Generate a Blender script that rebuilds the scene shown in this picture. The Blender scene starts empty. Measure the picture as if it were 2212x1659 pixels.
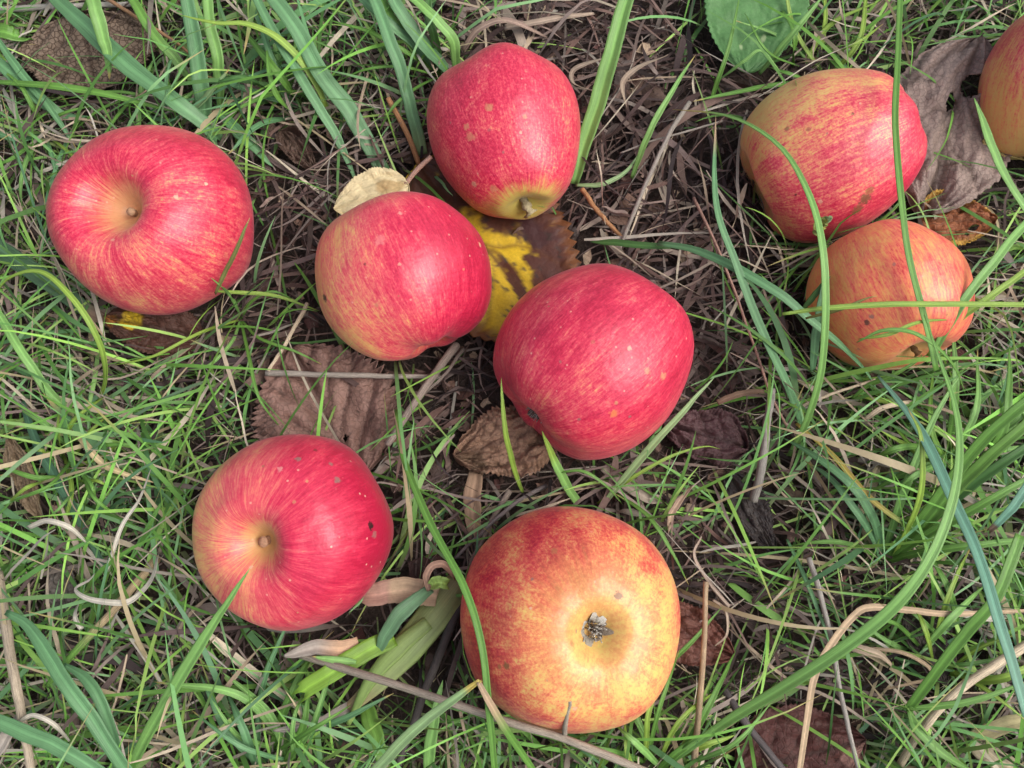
import bpy, math, random
import numpy as np
from mathutils import Vector, Matrix

rng = np.random.default_rng(11)
random.seed(11)
SC = bpy.context.scene
COL = SC.collection
R = math.radians

# ------------------------------------------------------------------ camera, world, sun, exposure
LENS, DIST, TILT = 30.0, 0.372, R(17)
F = LENS / 36.0 * 2212.0                       # focal length in pixels of a 2212 x 1659 picture
cam = bpy.data.objects.new('camera', bpy.data.cameras.new('camera'))
COL.objects.link(cam)
cam.data.lens = LENS
cam.data.sensor_width = 36
cam.data.clip_start, cam.data.clip_end = 0.01, 200
cam.location = (0, -DIST * math.sin(TILT), DIST * math.cos(TILT))
cam.rotation_euler = (TILT, 0, 0)
SC.camera = cam
CAM = np.array(cam.location)
CR = np.array(Matrix.Rotation(TILT, 3, 'X'))

w = bpy.data.worlds.new('World')
SC.world = w
w.use_nodes = True
SUN_EL, SUN_AZ = R(52), R(106)                  # azimuth clockwise from +Y
nt = w.node_tree
nt.nodes.clear()
sky = nt.nodes.new('ShaderNodeTexSky')
sky.sky_type = 'NISHITA'
sky.sun_disc = False
sky.sun_elevation, sky.sun_rotation = SUN_EL, SUN_AZ
sky.air_density, sky.dust_density, sky.ozone_density = 1.0, 6.0, 1.0
hs = nt.nodes.new('ShaderNodeHueSaturation')   # thick overcast: the blue is mostly gone
hs.inputs['Saturation'].default_value = 0.6
bg = nt.nodes.new('ShaderNodeBackground')
bg.inputs[1].default_value = 0.145
wo = nt.nodes.new('ShaderNodeOutputWorld')
nt.links.new(sky.outputs[0], hs.inputs['Color'])
nt.links.new(hs.outputs[0], bg.inputs[0])
nt.links.new(bg.outputs[0], wo.inputs[0])
sun = bpy.data.objects.new('sun', bpy.data.lights.new('sun', 'SUN'))
COL.objects.link(sun)
sun.data.energy = 1.25
sun.data.angle = R(46)
sun.data.color = (1.0, 0.985, 0.975)
sd = Vector((math.sin(SUN_AZ) * math.cos(SUN_EL), math.cos(SUN_AZ) * math.cos(SUN_EL), math.sin(SUN_EL)))
sun.rotation_euler = sd.to_track_quat('Z', 'Y').to_euler()
SC.view_settings.view_transform = 'Standard'
SC.view_settings.look = 'None'
SC.view_settings.gamma = 1
SC.view_settings.use_curve_mapping = False
SC.view_settings.exposure = 0.5
SC.render.engine = 'CYCLES'
SC.cycles.max_bounces = 6
SC.cycles.diffuse_bounces = 3
SC.cycles.use_denoising = True

# ------------------------------------------------------------------ helpers
def ray(px, py):
    d = np.stack([(np.asarray(px, float) - 1106) / F, -(np.asarray(py, float) - 829.5) / F,
                  -np.ones_like(np.asarray(px, float))], -1)
    return d @ CR.T

def at(px, py, z):                              # where the sight line of a picture point meets height z (metres)
    d = ray(px, py)
    t = (np.asarray(z, float) - CAM[2]) / d[..., 2]
    return CAM + d * t[..., None]

def proj(P):
    q = (P - CAM) @ CR
    return 1106 + F * q[..., 0] / -q[..., 2], 829.5 - F * q[..., 1] / -q[..., 2]

def unit(a):
    return a / np.maximum(np.linalg.norm(a, axis=-1, keepdims=True), 1e-12)

def h3(i, j, k, s):
    n = (i * 374761393 + j * 668265263 + k * 2147483647 + s * 974634777) & 0xffffffff
    n = ((n ^ (n >> 13)) * 1274126177) & 0xffffffff
    return ((n ^ (n >> 16)) & 0xffff) / 65535.0

def noise(P, seed=0):
    P = np.asarray(P, float)
    i = np.floor(P).astype(np.int64)
    f = P - i
    f = f * f * (3 - 2 * f)
    o = 0
    for a in (0, 1):
        for b in (0, 1):
            for c in (0, 1):
                wgt = (f[..., 0] if a else 1 - f[..., 0]) * (f[..., 1] if b else 1 - f[..., 1]) * (f[..., 2] if c else 1 - f[..., 2])
                o = o + wgt * h3(i[..., 0] + a, i[..., 1] + b, i[..., 2] + c, seed)
    return o

def fbm(P, seed=0, oct=3):
    P = np.asarray(P, float)
    return sum(noise(P * 2 ** o, seed + o) * 0.5 ** o for o in range(oct)) / sum(0.5 ** o for o in range(oct))

def n2(x, y, s=0, oct=3):
    return fbm(np.stack([x, y, np.zeros_like(x) + 0.37], -1), s, oct)

def smooth(a, b, x):
    t = np.clip((x - a) / (b - a), 0, 1)
    return t * t * (3 - 2 * t)

def spline(pts, n):
    p = np.asarray(pts, float)
    if len(p) == 2:
        return p[0] + (p[1] - p[0]) * np.linspace(0, 1, n)[:, None]
    e = np.vstack([2 * p[0] - p[1], p, 2 * p[-1] - p[-2]])
    seg = np.linalg.norm(np.diff(p[:, :2], axis=0), axis=1) + 1e-9
    cum = np.concatenate([[0], np.cumsum(seg)])
    s = np.linspace(0, cum[-1], n)
    k = np.clip(np.searchsorted(cum, s, side='right') - 1, 0, len(p) - 2)
    t = ((s - cum[k]) / seg[k])[:, None]
    a, b, c, d = e[k], e[k + 1], e[k + 2], e[k + 3]
    return 0.5 * (2 * b + (c - a) * t + (2 * a - 5 * b + 4 * c - d) * t ** 2 + (3 * b - a - 3 * c + d) * t ** 3)

def mesh(name, V, Fq, col=None, uvw=None, extra=None, mat=None, parent=None, smooth_=True):
    V = np.ascontiguousarray(V, np.float32)
    Fq = np.ascontiguousarray(Fq, np.int32)
    k = Fq.shape[1]
    me = bpy.data.meshes.new(name)
    me.vertices.add(len(V))
    me.vertices.foreach_set('co', V.ravel())
    me.loops.add(Fq.size)
    me.loops.foreach_set('vertex_index', Fq.ravel())
    me.polygons.add(len(Fq))
    me.polygons.foreach_set('loop_start', np.arange(len(Fq), dtype=np.int32) * k)
    me.polygons.foreach_set('use_smooth', np.full(len(Fq), smooth_))
    me.update(calc_edges=True)
    if col is not None:
        c = np.ones((len(V), 4), np.float32)
        c[:, :3] = col
        me.attributes.new('col', 'FLOAT_COLOR', 'POINT').data.foreach_set('color', c.ravel())
    if uvw is not None:
        me.attributes.new('uvw', 'FLOAT_VECTOR', 'POINT').data.foreach_set('vector', np.ascontiguousarray(uvw, np.float32).ravel())
    for kx, v in (extra or {}).items():
        me.attributes.new(kx, 'FLOAT', 'POINT').data.foreach_set('value', np.ascontiguousarray(v, np.float32).ravel())
    o = bpy.data.objects.new(name, me)
    COL.objects.link(o)
    if mat:
        me.materials.append(mat)
    if parent:
        o.parent = parent
    return o

def tag(o, label=None, cat=None, group=None, kind=None):
    for kx, v in (('label', label), ('category', cat), ('group', group), ('kind', kind)):
        if v:
            o[kx] = v
    return o

def empty(name, loc):
    o = bpy.data.objects.new(name, None)
    COL.objects.link(o)
    o.location = loc
    o.empty_display_size = 0.01
    return o

def place(o, base):                             # keeps the mesh where it is but puts the object's origin at its base
    o.data.transform(Matrix.Translation(-Vector(base)))
    o.location = base

def child(o, parent):                           # parent with identity inverse: mesh moved into the parent's frame
    o.data.transform(parent.matrix_basis.inverted())
    o.parent = parent
    return o

def grid_faces(a, b, wrap=False):
    i = np.arange(a - 1)[:, None]
    j = np.arange(b if wrap else b - 1)[None, :]
    j2 = (j + 1) % b
    q = np.stack([i * b + j, i * b + j2, (i + 1) * b + j2, (i + 1) * b + j], -1)
    return q.reshape(-1, 4)

# ------------------------------------------------------------------ materials
class NT:
    def __init__(s, name):
        s.m = bpy.data.materials.new(name)
        s.m.use_nodes = True
        s.t = s.m.node_tree
        s.t.nodes.clear()
    def n(s, typ, ins=None, out=0, **props):
        x = s.t.nodes.new(typ)
        for k, v in props.items():
            setattr(x, k, v)
        for k, v in (ins or {}).items():
            sock = x.inputs[k]
            if isinstance(v, bpy.types.NodeSocket):
                s.t.links.new(v, sock)
            else:
                sock.default_value = v
        return x.outputs[out]
    def math(s, op, a, b=0.0, c=None, clamp=False):
        i = {0: a, 1: b}
        if c is not None:
            i[2] = c
        return s.n('ShaderNodeMath', i, operation=op, use_clamp=clamp)
    def vmul(s, v, k):
        return s.n('ShaderNodeVectorMath', {0: v, 1: k}, operation='MULTIPLY')
    def noise(s, v, scale=1.0, detail=3.0, rough=0.55, dist=0.0):
        return s.n('ShaderNodeTexNoise', {'Vector': v, 'Scale': scale, 'Detail': detail, 'Roughness': rough, 'Distortion': dist})
    def mix(s, f, a, b, blend='MIX'):
        x = s.t.nodes.new('ShaderNodeMix')
        x.data_type = 'RGBA'
        x.blend_type = blend
        for sock, v in ((x.inputs[0], f), (x.inputs[6], a), (x.inputs[7], b)):
            if isinstance(v, bpy.types.NodeSocket):
                s.t.links.new(v, sock)
            else:
                sock.default_value = v if not isinstance(v, tuple) or len(v) == 4 else (*v, 1)
        return x.outputs[2]
    def ramp(s, f, stops):
        x = s.t.nodes.new('ShaderNodeValToRGB')
        e = x.color_ramp.elements
        while len(e) < len(stops):
            e.new(0.5)
        for el, (p, c) in zip(e, stops):
            el.position = p
            el.color = (*c, 1) if len(c) == 3 else c
        s.t.links.new(f, x.inputs[0])
        return x.outputs[0]
    def step(s, f, a, b):
        return s.n('ShaderNodeMapRange', {'Value': f, 'From Min': a, 'From Max': b}, interpolation_type='SMOOTHSTEP')
    def out(s, sh):
        o = s.t.nodes.new('ShaderNodeOutputMaterial')
        s.t.links.new(sh, o.inputs[0])
        return s.m

def sheet_material(name, rough=0.5, spec=0.35, trans=0.28, stripes=0.0, mottle=0.25, mscale=500, bump=0.2, flecks=None, net=0.0):
    N = NT(name)
    col = N.n('ShaderNodeAttribute', attribute_name='col')
    uvw = N.n('ShaderNodeAttribute', out=1, attribute_name='uvw')
    obj = N.n('ShaderNodeTexCoord', out=3)
    val = N.noise(obj, mscale, 4.0, 0.6)
    f = N.math('MULTIPLY_ADD', N.math('SUBTRACT', val, 0.5), 2 * mottle, 1.0)
    hgt = val
    if stripes:
        st = N.noise(N.vmul(uvw, (9.0, 28.0, 40.0)), 1.0, 3.0, 0.6)
        f = N.math('MULTIPLY', f, N.math('MULTIPLY_ADD', N.math('SUBTRACT', st, 0.5), 2 * stripes, 1.0))
        hgt = st
    c = N.mix(1.0, col, N.n('ShaderNodeCombineColor', {0: f, 1: f, 2: f}), 'MULTIPLY')
    if flecks:
        fl = N.noise(N.vmul(uvw, (6.0, 160.0, 40.0)), 1.0, 3.0, 0.7)
        c = N.mix(N.math('MULTIPLY', N.step(fl, 0.50, 0.64), 0.8), c, flecks)
    if net:                                     # fine net of veins
        vo = N.n('ShaderNodeTexVoronoi', {'Vector': obj, 'Scale': 420.0}, feature='DISTANCE_TO_EDGE')
        e = N.math('SUBTRACT', 1.0, N.step(vo, 0.0, 0.14))
        c = N.mix(N.math('MULTIPLY', e, net), c, (0.05, 0.03, 0.02))
        hgt = N.math('SUBTRACT', val, N.math('MULTIPLY', e, 0.5))
    bp = N.n('ShaderNodeBump', {'Strength': bump, 'Distance': 0.0006, 'Height': hgt})
    p = N.n('ShaderNodeBsdfPrincipled', {'Base Color': c, 'Roughness': rough, 'Specular IOR Level': spec, 'Normal': bp})
    if trans:
        tr = N.n('ShaderNodeBsdfTranslucent', {'Color': c, 'Normal': bp})
        p = N.n('ShaderNodeMixShader', {0: trans, 1: p, 2: tr})
    return N.out(p)

M_BLADE = sheet_material('grass_blade', 0.42, 0.45, 0.3, stripes=0.42, mottle=0.12, mscale=900, bump=0.35)
M_FINE = sheet_material('fine_grass', 0.5, 0.3, 0.3, mottle=0.2)
M_DRY = sheet_material('dry_grass', 0.75, 0.2, 0.12, stripes=0.35, mottle=0.25, mscale=700, bump=0.4)
M_STALK = sheet_material('dry_stalk', 0.7, 0.25, 0.0, stripes=0.45, mottle=0.25, mscale=900, bump=0.5, flecks=(0.035, 0.03, 0.028))
M_LEAF = sheet_material('dead_leaf', 0.62, 0.3, 0.1, mottle=0.4, mscale=650, bump=0.5, net=0.28)
M_SMOOTH = sheet_material('smooth_leaf', 0.55, 0.35, 0.15, mottle=0.3, mscale=700, bump=0.4)
M_NET = sheet_material('crinkled_leaf', 0.7, 0.25, 0.08, mottle=0.35, mscale=500, bump=0.8, net=0.75)
M_STEM = sheet_material('apple_stem', 0.75, 0.2, 0.0, mottle=0.5, mscale=1500, bump=0.6)

def ground_material():
    N = NT('soil')
    obj = N.n('ShaderNodeTexCoord', out=3)
    a = N.noise(obj, 60.0, 6.0, 0.65)
    b = N.noise(obj, 600.0, 4.0, 0.6)
    c = N.ramp(N.math('MULTIPLY_ADD', b, 0.4, N.math('MULTIPLY', a, 0.6)), [(0.35, (0.018, 0.012, 0.010)), (0.5, (0.05, 0.033, 0.026)), (0.68, (0.11, 0.075, 0.057))])
    far = N.n('ShaderNodeVectorMath', {0: obj}, out=1, operation='LENGTH')
    far = N.step(N.math('MULTIPLY_ADD', N.math('SUBTRACT', a, .5), .3, far), .5, .75)    # unbroken turf farther off
    c = N.mix(far, c, N.ramp(b, [(0.35, (0.03, 0.05, 0.015)), (0.55, (0.09, 0.15, 0.04)), (0.7, (0.16, 0.17, 0.08))]))
    bp = N.n('ShaderNodeBump', {'Strength': 0.9, 'Distance': 0.003, 'Height': b})
    return N.out(N.n('ShaderNodeBsdfPrincipled', {'Base Color': c, 'Roughness': 0.9, 'Normal': bp}))

def apple_material(pr, spots):
    N = NT('apple_skin')
    ap = N.n('ShaderNodeAttribute', out=1, attribute_name='ap')
    bl = N.n('ShaderNodeAttribute', out=2, attribute_name='blush')
    obj = N.n('ShaderNodeTexCoord', out=3)
    sep = N.t.nodes.new('ShaderNodeSeparateXYZ')
    N.t.links.new(ap, sep.inputs[0])
    v = sep.outputs[2]
    off = N.n('ShaderNodeVectorMath', {0: ap, 1: pr.get('seed', (0, 0, 0))}, operation='ADD')
    s1 = N.noise(N.vmul(off, (3.6, 3.6, 3.2)), 1.0, 5.0, 0.65, 0.8)
    s2 = N.noise(N.vmul(off, (15.0, 15.0, 8.0)), 1.0, 5.0, 0.7, 0.8)
    s3 = N.noise(N.vmul(off, (46.0, 46.0, 24.0)), 1.0, 4.0, 0.7, 0.5)
    mo = N.noise(obj, 75.0, 4.0, 0.6)
    fi = N.noise(obj, 900.0, 3.0, 0.7)
    t = bl
    for s, k in ((s1, 1.3 * pr.get('a1', 0.5)), (s2, 1.35 * pr.get('a2', 0.55)), (s3, 2.2 * pr.get('a3', 0.3)), (mo, 1.6 * pr.get('a4', 0.35)), (fi, 2.3 * pr.get('a5', 0.3))):
        t = N.math('MULTIPLY_ADD', N.math('SUBTRACT', s, 0.5), k, t)
    c = N.ramp(t, pr.get('ramp') or [(0.02, (0.66, 0.45, 0.15)), (0.22, (0.68, 0.34, 0.13)), (0.38, (0.66, 0.19, 0.125)),
                   (0.54, (0.61, 0.080, 0.100)), (0.74, (0.52, 0.022, 0.064)), (1.0, (0.36, 0.006, 0.036))])
    # skin colour round the stem and round the calyx
    vz = N.math('MULTIPLY_ADD', N.math('SUBTRACT', s2, 0.5), 0.22, N.math('MULTIPLY_ADD', N.math('SUBTRACT', mo, 0.5), 0.10, v))
    f = N.math('SUBTRACT', 1.0, N.step(vz, pr.get('st0', 0.03), pr.get('st1', 0.15)))
    c = N.mix(N.math('MULTIPLY', f, pr.get('stk', 0.85)), c, pr.get('stc', (0.55, 0.36, 0.13)))
    f = N.step(vz, pr.get('cx0', 0.9), pr.get('cx1', 0.99))
    c = N.mix(N.math('MULTIPLY', f, pr.get('cxk', 0.8)), c, pr.get('cxc', (0.6, 0.42, 0.10)))
    # lenticels
    vo = N.n('ShaderNodeTexVoronoi', {'Vector': obj, 'Scale': pr.get('lsc', 210.0), 'Randomness': 1.0})
    big = N.noise(obj, 180.0, 1.0)
    f = N.math('SUBTRACT', 1.0, N.step(vo, 0.05, 0.125))
    f = N.math('MULTIPLY', f, N.step(big, 0.40, 0.55))
    c = N.mix(N.math('MULTIPLY', f, pr.get('lent', 0.6)), c, (0.75, 0.50, 0.36))
    # tiny dark specks
    vo = N.n('ShaderNodeTexVoronoi', {'Vector': obj, 'Scale': 330.0, 'Randomness': 1.0})
    f = N.math('MULTIPLY', N.math('SUBTRACT', 1.0, N.step(vo, 0.03, 0.09)), N.step(N.noise(obj, 90.0, 2.0), 0.52, 0.62))
    c = N.mix(N.math('MULTIPLY', f, pr.get('speck', 0.45)), c, (0.22, 0.05, 0.03))
    wob = N.n('ShaderNodeTexNoise', {'Vector': obj, 'Scale': 900.0, 'Detail': 3.0}, out=1)
    wob = N.n('ShaderNodeVectorMath', {0: wob, 1: (0.5, 0.5, 0.5)}, operation='SUBTRACT')
    rough = N.math('MULTIPLY_ADD', mo, 0.16, 0.30)
    for (loc, rad, colr, k) in spots:           # scabs, bruises and insect marks, each at its own place on the skin
        q = N.n('ShaderNodeVectorMath', {0: wob, 1: (rad * 1.8,) * 3}, operation='MULTIPLY')
        q = N.n('ShaderNodeVectorMath', {0: obj, 1: q}, operation='ADD')
        d = N.n('ShaderNodeVectorMath', {0: q, 1: tuple(loc)}, out=1, operation='DISTANCE')
        f = N.math('SUBTRACT', 1.0, N.step(d, rad * 0.55, rad * 1.15))
        c = N.mix(N.math('MULTIPLY', f, k), c, colr)
    hh = N.math('MULTIPLY_ADD', s3, 0.5, N.math('MULTIPLY', fi, 0.5))
    bp = N.n('ShaderNodeBump', {'Strength': 0.10, 'Distance': 0.0006, 'Height': hh})
    bp = N.n('ShaderNodeBump', {'Strength': 0.30, 'Distance': 0.003, 'Height': mo, 'Normal': bp})
    p = N.n('ShaderNodeBsdfPrincipled', {'Base Color': c, 'Roughness': rough, 'Specular IOR Level': 0.45, 'Normal': bp,
                                         'Subsurface Weight': 0.08, 'Subsurface Radius': (0.003, 0.001, 0.0007), 'Subsurface Scale': 1.0,
                                         'Sheen Weight': 0.06, 'Sheen Roughness': 0.5})
    return N.out(p)

# ------------------------------------------------------------------ ground
def build_ground():
    a = np.linspace(-1, 1, 221)
    c = np.sign(a) * (0.9 * np.abs(a) + 39 * np.abs(a) ** 9)
    X, Y = np.meshgrid(c, c, indexing='ij')
    Z = -0.006 + 0.008 * (n2(X * 25, Y * 25, 5, 3) - 0.5) + 0.012 * (n2(X * 6, Y * 6, 9, 2) - 0.5)
    V = np.stack([X, Y, Z], -1).reshape(-1, 3)
    o = mesh('ground', V, grid_faces(221, 221)[:, ::-1], mat=ground_material())
    tag(o, kind='structure')
build_ground()

# ------------------------------------------------------------------ apples
APPLES = []      # (centre, matrix to unit frame, radius)

def tube(P, rad, nseg=8, col=(0.3, 0.2, 0.1), cap=True):
    P = np.asarray(P, float)
    n = len(P)
    T = unit(np.gradient(P, axis=0))
    ref = np.array([0, 0, 1.0]) if abs(T[:, 2].mean()) < 0.8 else np.array([1.0, 0, 0])
    S = unit(np.cross(T, ref))
    U = np.cross(S, T)
    a = np.linspace(0, 2 * math.pi, nseg, endpoint=False)
    rad = np.broadcast_to(np.asarray(rad, float), (n,))
    V = P[:, None] + rad[:, None, None] * (np.cos(a)[None, :, None] * S[:, None] + np.sin(a)[None, :, None] * U[:, None])
    if cap:
        V = np.concatenate([np.repeat(P[:1, None], nseg, 1), V, np.repeat(P[-1:, None], nseg, 1)])
        n += 2
    L = np.concatenate([[0], np.cumsum(np.linalg.norm(np.diff(V.mean(1), axis=0), axis=1))])
    uvw = np.zeros((n, nseg, 3))
    uvw[..., 0] = np.cos(a)[None]
    uvw[..., 1] = L[:, None]
    uvw[..., 2] = np.sin(a)[None]
    col = np.asarray(col, float)
    if col.ndim == 2:
        if cap:
            col = np.vstack([col[:1], col, col[-1:]])
        C = np.repeat(col[:, None], nseg, 1).reshape(-1, 3)
    else:
        C = np.broadcast_to(col, (n * nseg, 3))
    return V.reshape(-1, 3), grid_faces(n, nseg, True), C, uvw.reshape(-1, 3)

def join(parts):
    V, Fq, C, U, k = [], [], [], [], 0
    for (v, f, c, u) in parts:
        V.append(v); Fq.append(f + k); C.append(c); U.append(u); k += len(v)
    return np.vstack(V), np.vstack(Fq), np.vstack(C), np.vstack(U)

def view_frame(px, py):
    tw = unit(-ray(px, py))
    right = np.array([1.0, 0, 0])
    right = unit(right - tw * (right @ tw))
    up = np.cross(tw, right)
    return right, up, tw

def apple(label, c, rpx, axis, blushdir, blush=(0.6, 0.25), zr=0.88, cav=0.36, bas=0.17, taper=0.06, lobe=0.02, lump=0.02,
          stem=None, calyx=True, pr=None, spots=(), spin=0.0, rest=0.74, seed=1, shoulder=0.4, csz=1.0):
    d = ray(*c)
    Rr = 0.035
    for _ in range(30):
        zc = Rr * rest + 0.003
        P = at(c[0], c[1], zc)
        depth = (CAM - P) @ CR[:, 2]
        Rr = rpx / F * depth
    right, up, tw = view_frame(*c)
    B = np.stack([right, up, tw], 1)
    Z = unit(B @ np.asarray(axis, float))
    X = unit(np.cross([0.31, 0.77, 0.55], Z))
    Y = np.cross(Z, X)
    ca, sa = math.cos(spin), math.sin(spin)
    X, Y = ca * X + sa * Y, ca * Y - sa * X
    M = np.stack([X, Y, Z], 1)
    H = Rr * zr
    q = shoulder
    prof = [(0, 1 - cav), (.12 * q, 1 - cav * .98), (.28 * q, 1 - cav * .84), (.48 * q, 1 - cav * .52), (.7 * q, 1 - cav * .2), (.9 * q, 1 - cav * .04), (1.08 * q, 1.0), (1.35 * q, .975), (.73, .82), (.87, .58), (.965, .28),
            (1, .0), (.965, -.32), (.85, -.63), (.68, -.86), (.5, -.965), (.37, -.995), (.27, -1 + bas * .06), (.18, -1 + bas * .4), (.09, -1 + bas * .9), (0, -1 + bas)]
    NV, NU = 84, 132
    pc = spline(prof, NV)
    pc[:, 0] = np.maximum(pc[:, 0], 0)
    pc[0, 0] = pc[-1, 0] = 0
    L = np.concatenate([[0], np.cumsum(np.linalg.norm(np.diff(pc, axis=0), axis=1))])
    v = L / L[-1]
    th = np.linspace(0, 2 * math.pi, NU, endpoint=False)
    r = pc[:, 0][:, None] * np.ones(NU)
    z = pc[:, 1][:, None] * np.ones(NU)
    low = smooth(0.25, -1.0, z)
    hi = smooth(0.3, 1.0, z)
    r = r * (1 + taper * z * 0.9 - 0.0)
    r = r * (1 + lobe * np.cos(5 * th + seed)[None] * (0.25 + 1.2 * low))
    z = z + lobe * 1.3 * np.cos(5 * th + seed)[None] * low * smooth(.05, .35, r) * -1
    z = z + 0.035 * np.cos(th * 1 + seed * 2.3)[None] * hi * smooth(.1, .5, r) + 0.02 * np.cos(3 * th + seed)[None] * hi * smooth(.08, .4, r)
    Pl = np.stack([r * np.cos(th), r * np.sin(th), z], -1)
    nz = fbm(Pl * 1.15 + seed * 7.1, seed, 2) - 0.5
    Pl = Pl * (1 + 2 * lump * nz)[..., None]
    fix = Pl[0].mean(0), Pl[-1].mean(0)
    Pl[0], Pl[-1] = fix
    Pl[..., :2] *= Rr
    Pl[..., 2] *= H
    Pw = Pl @ M.T
    bd = unit(B @ np.asarray(blushdir, float))
    bv = blush[0] + blush[1] * (unit(Pw) @ bd) + 0.25 * (fbm(Pl / Rr * 1.6 + seed * 3.3, seed + 5, 3) - 0.5)
    uvw = np.stack([np.cos(th)[None] * np.ones((NV, 1)), np.sin(th)[None] * np.ones((NV, 1)), v[:, None] * np.ones(NU)], -1)
    MW = Matrix(M.tolist()).to_4x4()
    MW.translation = Vector(P)
    for _ in range(7):
        a0, r0 = random.uniform(0, 6.28), rpx * random.uniform(.15, .85)
        spots = list(spots) + [(c[0] + r0 * math.cos(a0), c[1] + r0 * math.sin(a0), random.uniform(2.5, 5.5), random.choice([TAN, BR, GREY, (.62, .38, .26), (.30, .12, .06)]), random.uniform(.4, .85))]
    sp = []
    for (sx, sy, srad, scol, sk) in spots:      # picture point -> place on the skin
        dd = unit(ray(sx, sy))
        o_ = (CAM - P) @ M
        dl = dd @ M
        sc = np.array([Rr, Rr, H])
        oo, ddl = o_ / sc, dl / sc
        a_, b_, c_ = ddl @ ddl, oo @ ddl, oo @ oo - 1
        disc = b_ * b_ - a_ * c_
        if disc < 0:
            continue
        tt = (-b_ - math.sqrt(disc)) / a_
        hit = o_ + dl * tt
        k = np.argmin(np.linalg.norm(Pl.reshape(-1, 3) - hit, axis=1))
        sp.append((Pl.reshape(-1, 3)[k].tolist(), srad / F * depth, scol, sk))
    pr = dict(pr or {})
    pr.setdefault('seed', (seed * 1.7, seed * 0.9, seed * 0.31))
    o = mesh('apple', Pl.reshape(-1, 3), grid_faces(NV, NU, True), extra={'blush': bv.reshape(-1)}, mat=apple_material(pr, sp))
    o.data.attributes.new('ap', 'FLOAT_VECTOR', 'POINT').data.foreach_set('vector', np.ascontiguousarray(uvw, np.float32).ravel())
    o.matrix_basis = MW
    tag(o, label, 'apple', 'windfall apples lying in the grass')
    zs = H * (1 - cav)
    if stem:
        ln, rad, lx, ly, scol = stem
        k = np.linspace(0, 1, 9)
        Ps = np.stack([lx * Rr * k ** 1.5, ly * Rr * k ** 1.5, zs - 0.02 * Rr + ln * Rr * k], -1)
        rr = rad * Rr * (0.72 + 0.2 * np.sin(k * 11 + seed) + 0.45 * smooth(0.75, 1, k))
        tc = np.asarray(scol)[None] * (0.7 + 0.6 * k)[:, None]
        v_, f_, c_, u_ = tube(Ps, rr, 10, tc)
        v_ = v_ + 0.08 * rad * Rr * (noise(v_ * 900, 3)[:, None] - 0.5) * 6
        mesh('stem', v_, f_, c_, u_, mat=M_STEM, parent=o)
    if calyx:
        zb = -H * (1 - bas)
        parts = []
        for i in range(10):
            a = i * 0.628 + random.uniform(-.2, .2)
            ln = csz * Rr * random.uniform(.12, .21)
            k = np.linspace(0, 1, 6)
            op = random.uniform(0.55, 1.0)
            rr = Rr * 0.05 + ln * op * k
            zz = zb + Rr * 0.012 - ln * (1 - 0.45 * op) * k ** 0.8 + 0.4 * ln * k ** 3 * random.uniform(0, 1)
            wd = Rr * 0.045 * (1 - k ** 1.6) + Rr * 0.003
            da = wd / np.maximum(rr, 1e-6)
            vv = np.stack([np.stack([rr * np.cos(a + s * da), rr * np.sin(a + s * da), zz - abs(s) * 0.002 * 0], -1) for s in (-1, 0, 1)], 1)
            g = random.choice([(0.38, 0.35, 0.29), (0.28, 0.25, 0.20), (0.50, 0.48, 0.42), (0.20, 0.16, 0.12)])
            uu = np.zeros((18, 3)); uu[:, 1] = np.repeat(k, 3) * .01
            parts.append((vv.reshape(-1, 3), grid_faces(6, 3), np.broadcast_to(np.array(g), (18, 3)), uu))
        for i in range(60):                     # withered stamens
            a, rr0 = random.uniform(0, 6.28), random.uniform(0, .07) * Rr
            b = np.array([rr0 * math.cos(a), rr0 * math.sin(a), zb])
            e = b + np.array([random.gauss(0, .03), random.gauss(0, .03), -random.uniform(.06, .13)]) * Rr * csz
            parts.append(tube(np.linspace(b, e, 4), Rr * 0.006, 4, random.choice([(.16, .13, .10), (.36, .33, .28), (.10, .08, .065), (.44, .42, .37)])))
        mesh('calyx', *join(parts), mat=M_STEM, parent=o)
    APPLES.append((P, M, np.array([Rr, Rr, H]), Rr))
    return o

WARM = [(0.02, (0.64, 0.45, 0.13)), (0.22, (0.67, 0.35, 0.12)), (0.42, (0.66, 0.19, 0.09)), (0.58, (0.60, 0.095, 0.065)), (0.78, (0.50, 0.030, 0.042)), (1.0, (0.36, 0.008, 0.03))]
BR = (0.05, 0.022, 0.014)
TAN = (0.45, 0.26, 0.12)
GREY = (0.22, 0.13, 0.11)
apple('pinkish red apple with a deep stem hollow at its side, under broad blades', (346, 481), 201, (-0.53, 0.22, 0.82), (0.35, 0.5, -0.2), (0.68, 0.12),
      zr=0.86, cav=0.50, seed=1, shoulder=0.42, stem=(0.16, 0.042, 0.05, 0.0, (0.35, 0.22, 0.13)), calyx=False, lump=0.042,
      pr={'a1': .5, 'a2': .6, 'a3': .4, 'a4': .3, 'a5': .35, 'st0': .05, 'st1': .175, 'stk': .75, 'stc': (.52, .33, .14), 'lent': .3})
apple('tall pink apple with green skin round a protruding woody stem', (1096, 303), 162, (0.22, -0.80, 0.55), (0.1, 0.9, 0.2), (0.66, 0.02),
      zr=1.02, cav=0.10, bas=0.2, taper=-0.19, seed=2, shoulder=0.36, stem=(0.20, 0.085, 0.10, -0.03, (0.26, 0.22, 0.13)), calyx=False, lump=0.015, rest=0.78,
      pr={'a1': .25, 'a2': .35, 'a3': .35, 'a4': .35, 'a5': .5, 'st0': .10, 'st1': .215, 'stk': .95, 'stc': (.47, .40, .09), 'lent': .35},
      spots=[(1055, 232, 9, TAN, .6), (1012, 290, 11, TAN, .45), (1023, 395, 8, (.5, .33, .2), .7), (1068, 404, 10, TAN, .5), (1004, 272, 7, TAN, .5)])
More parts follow.
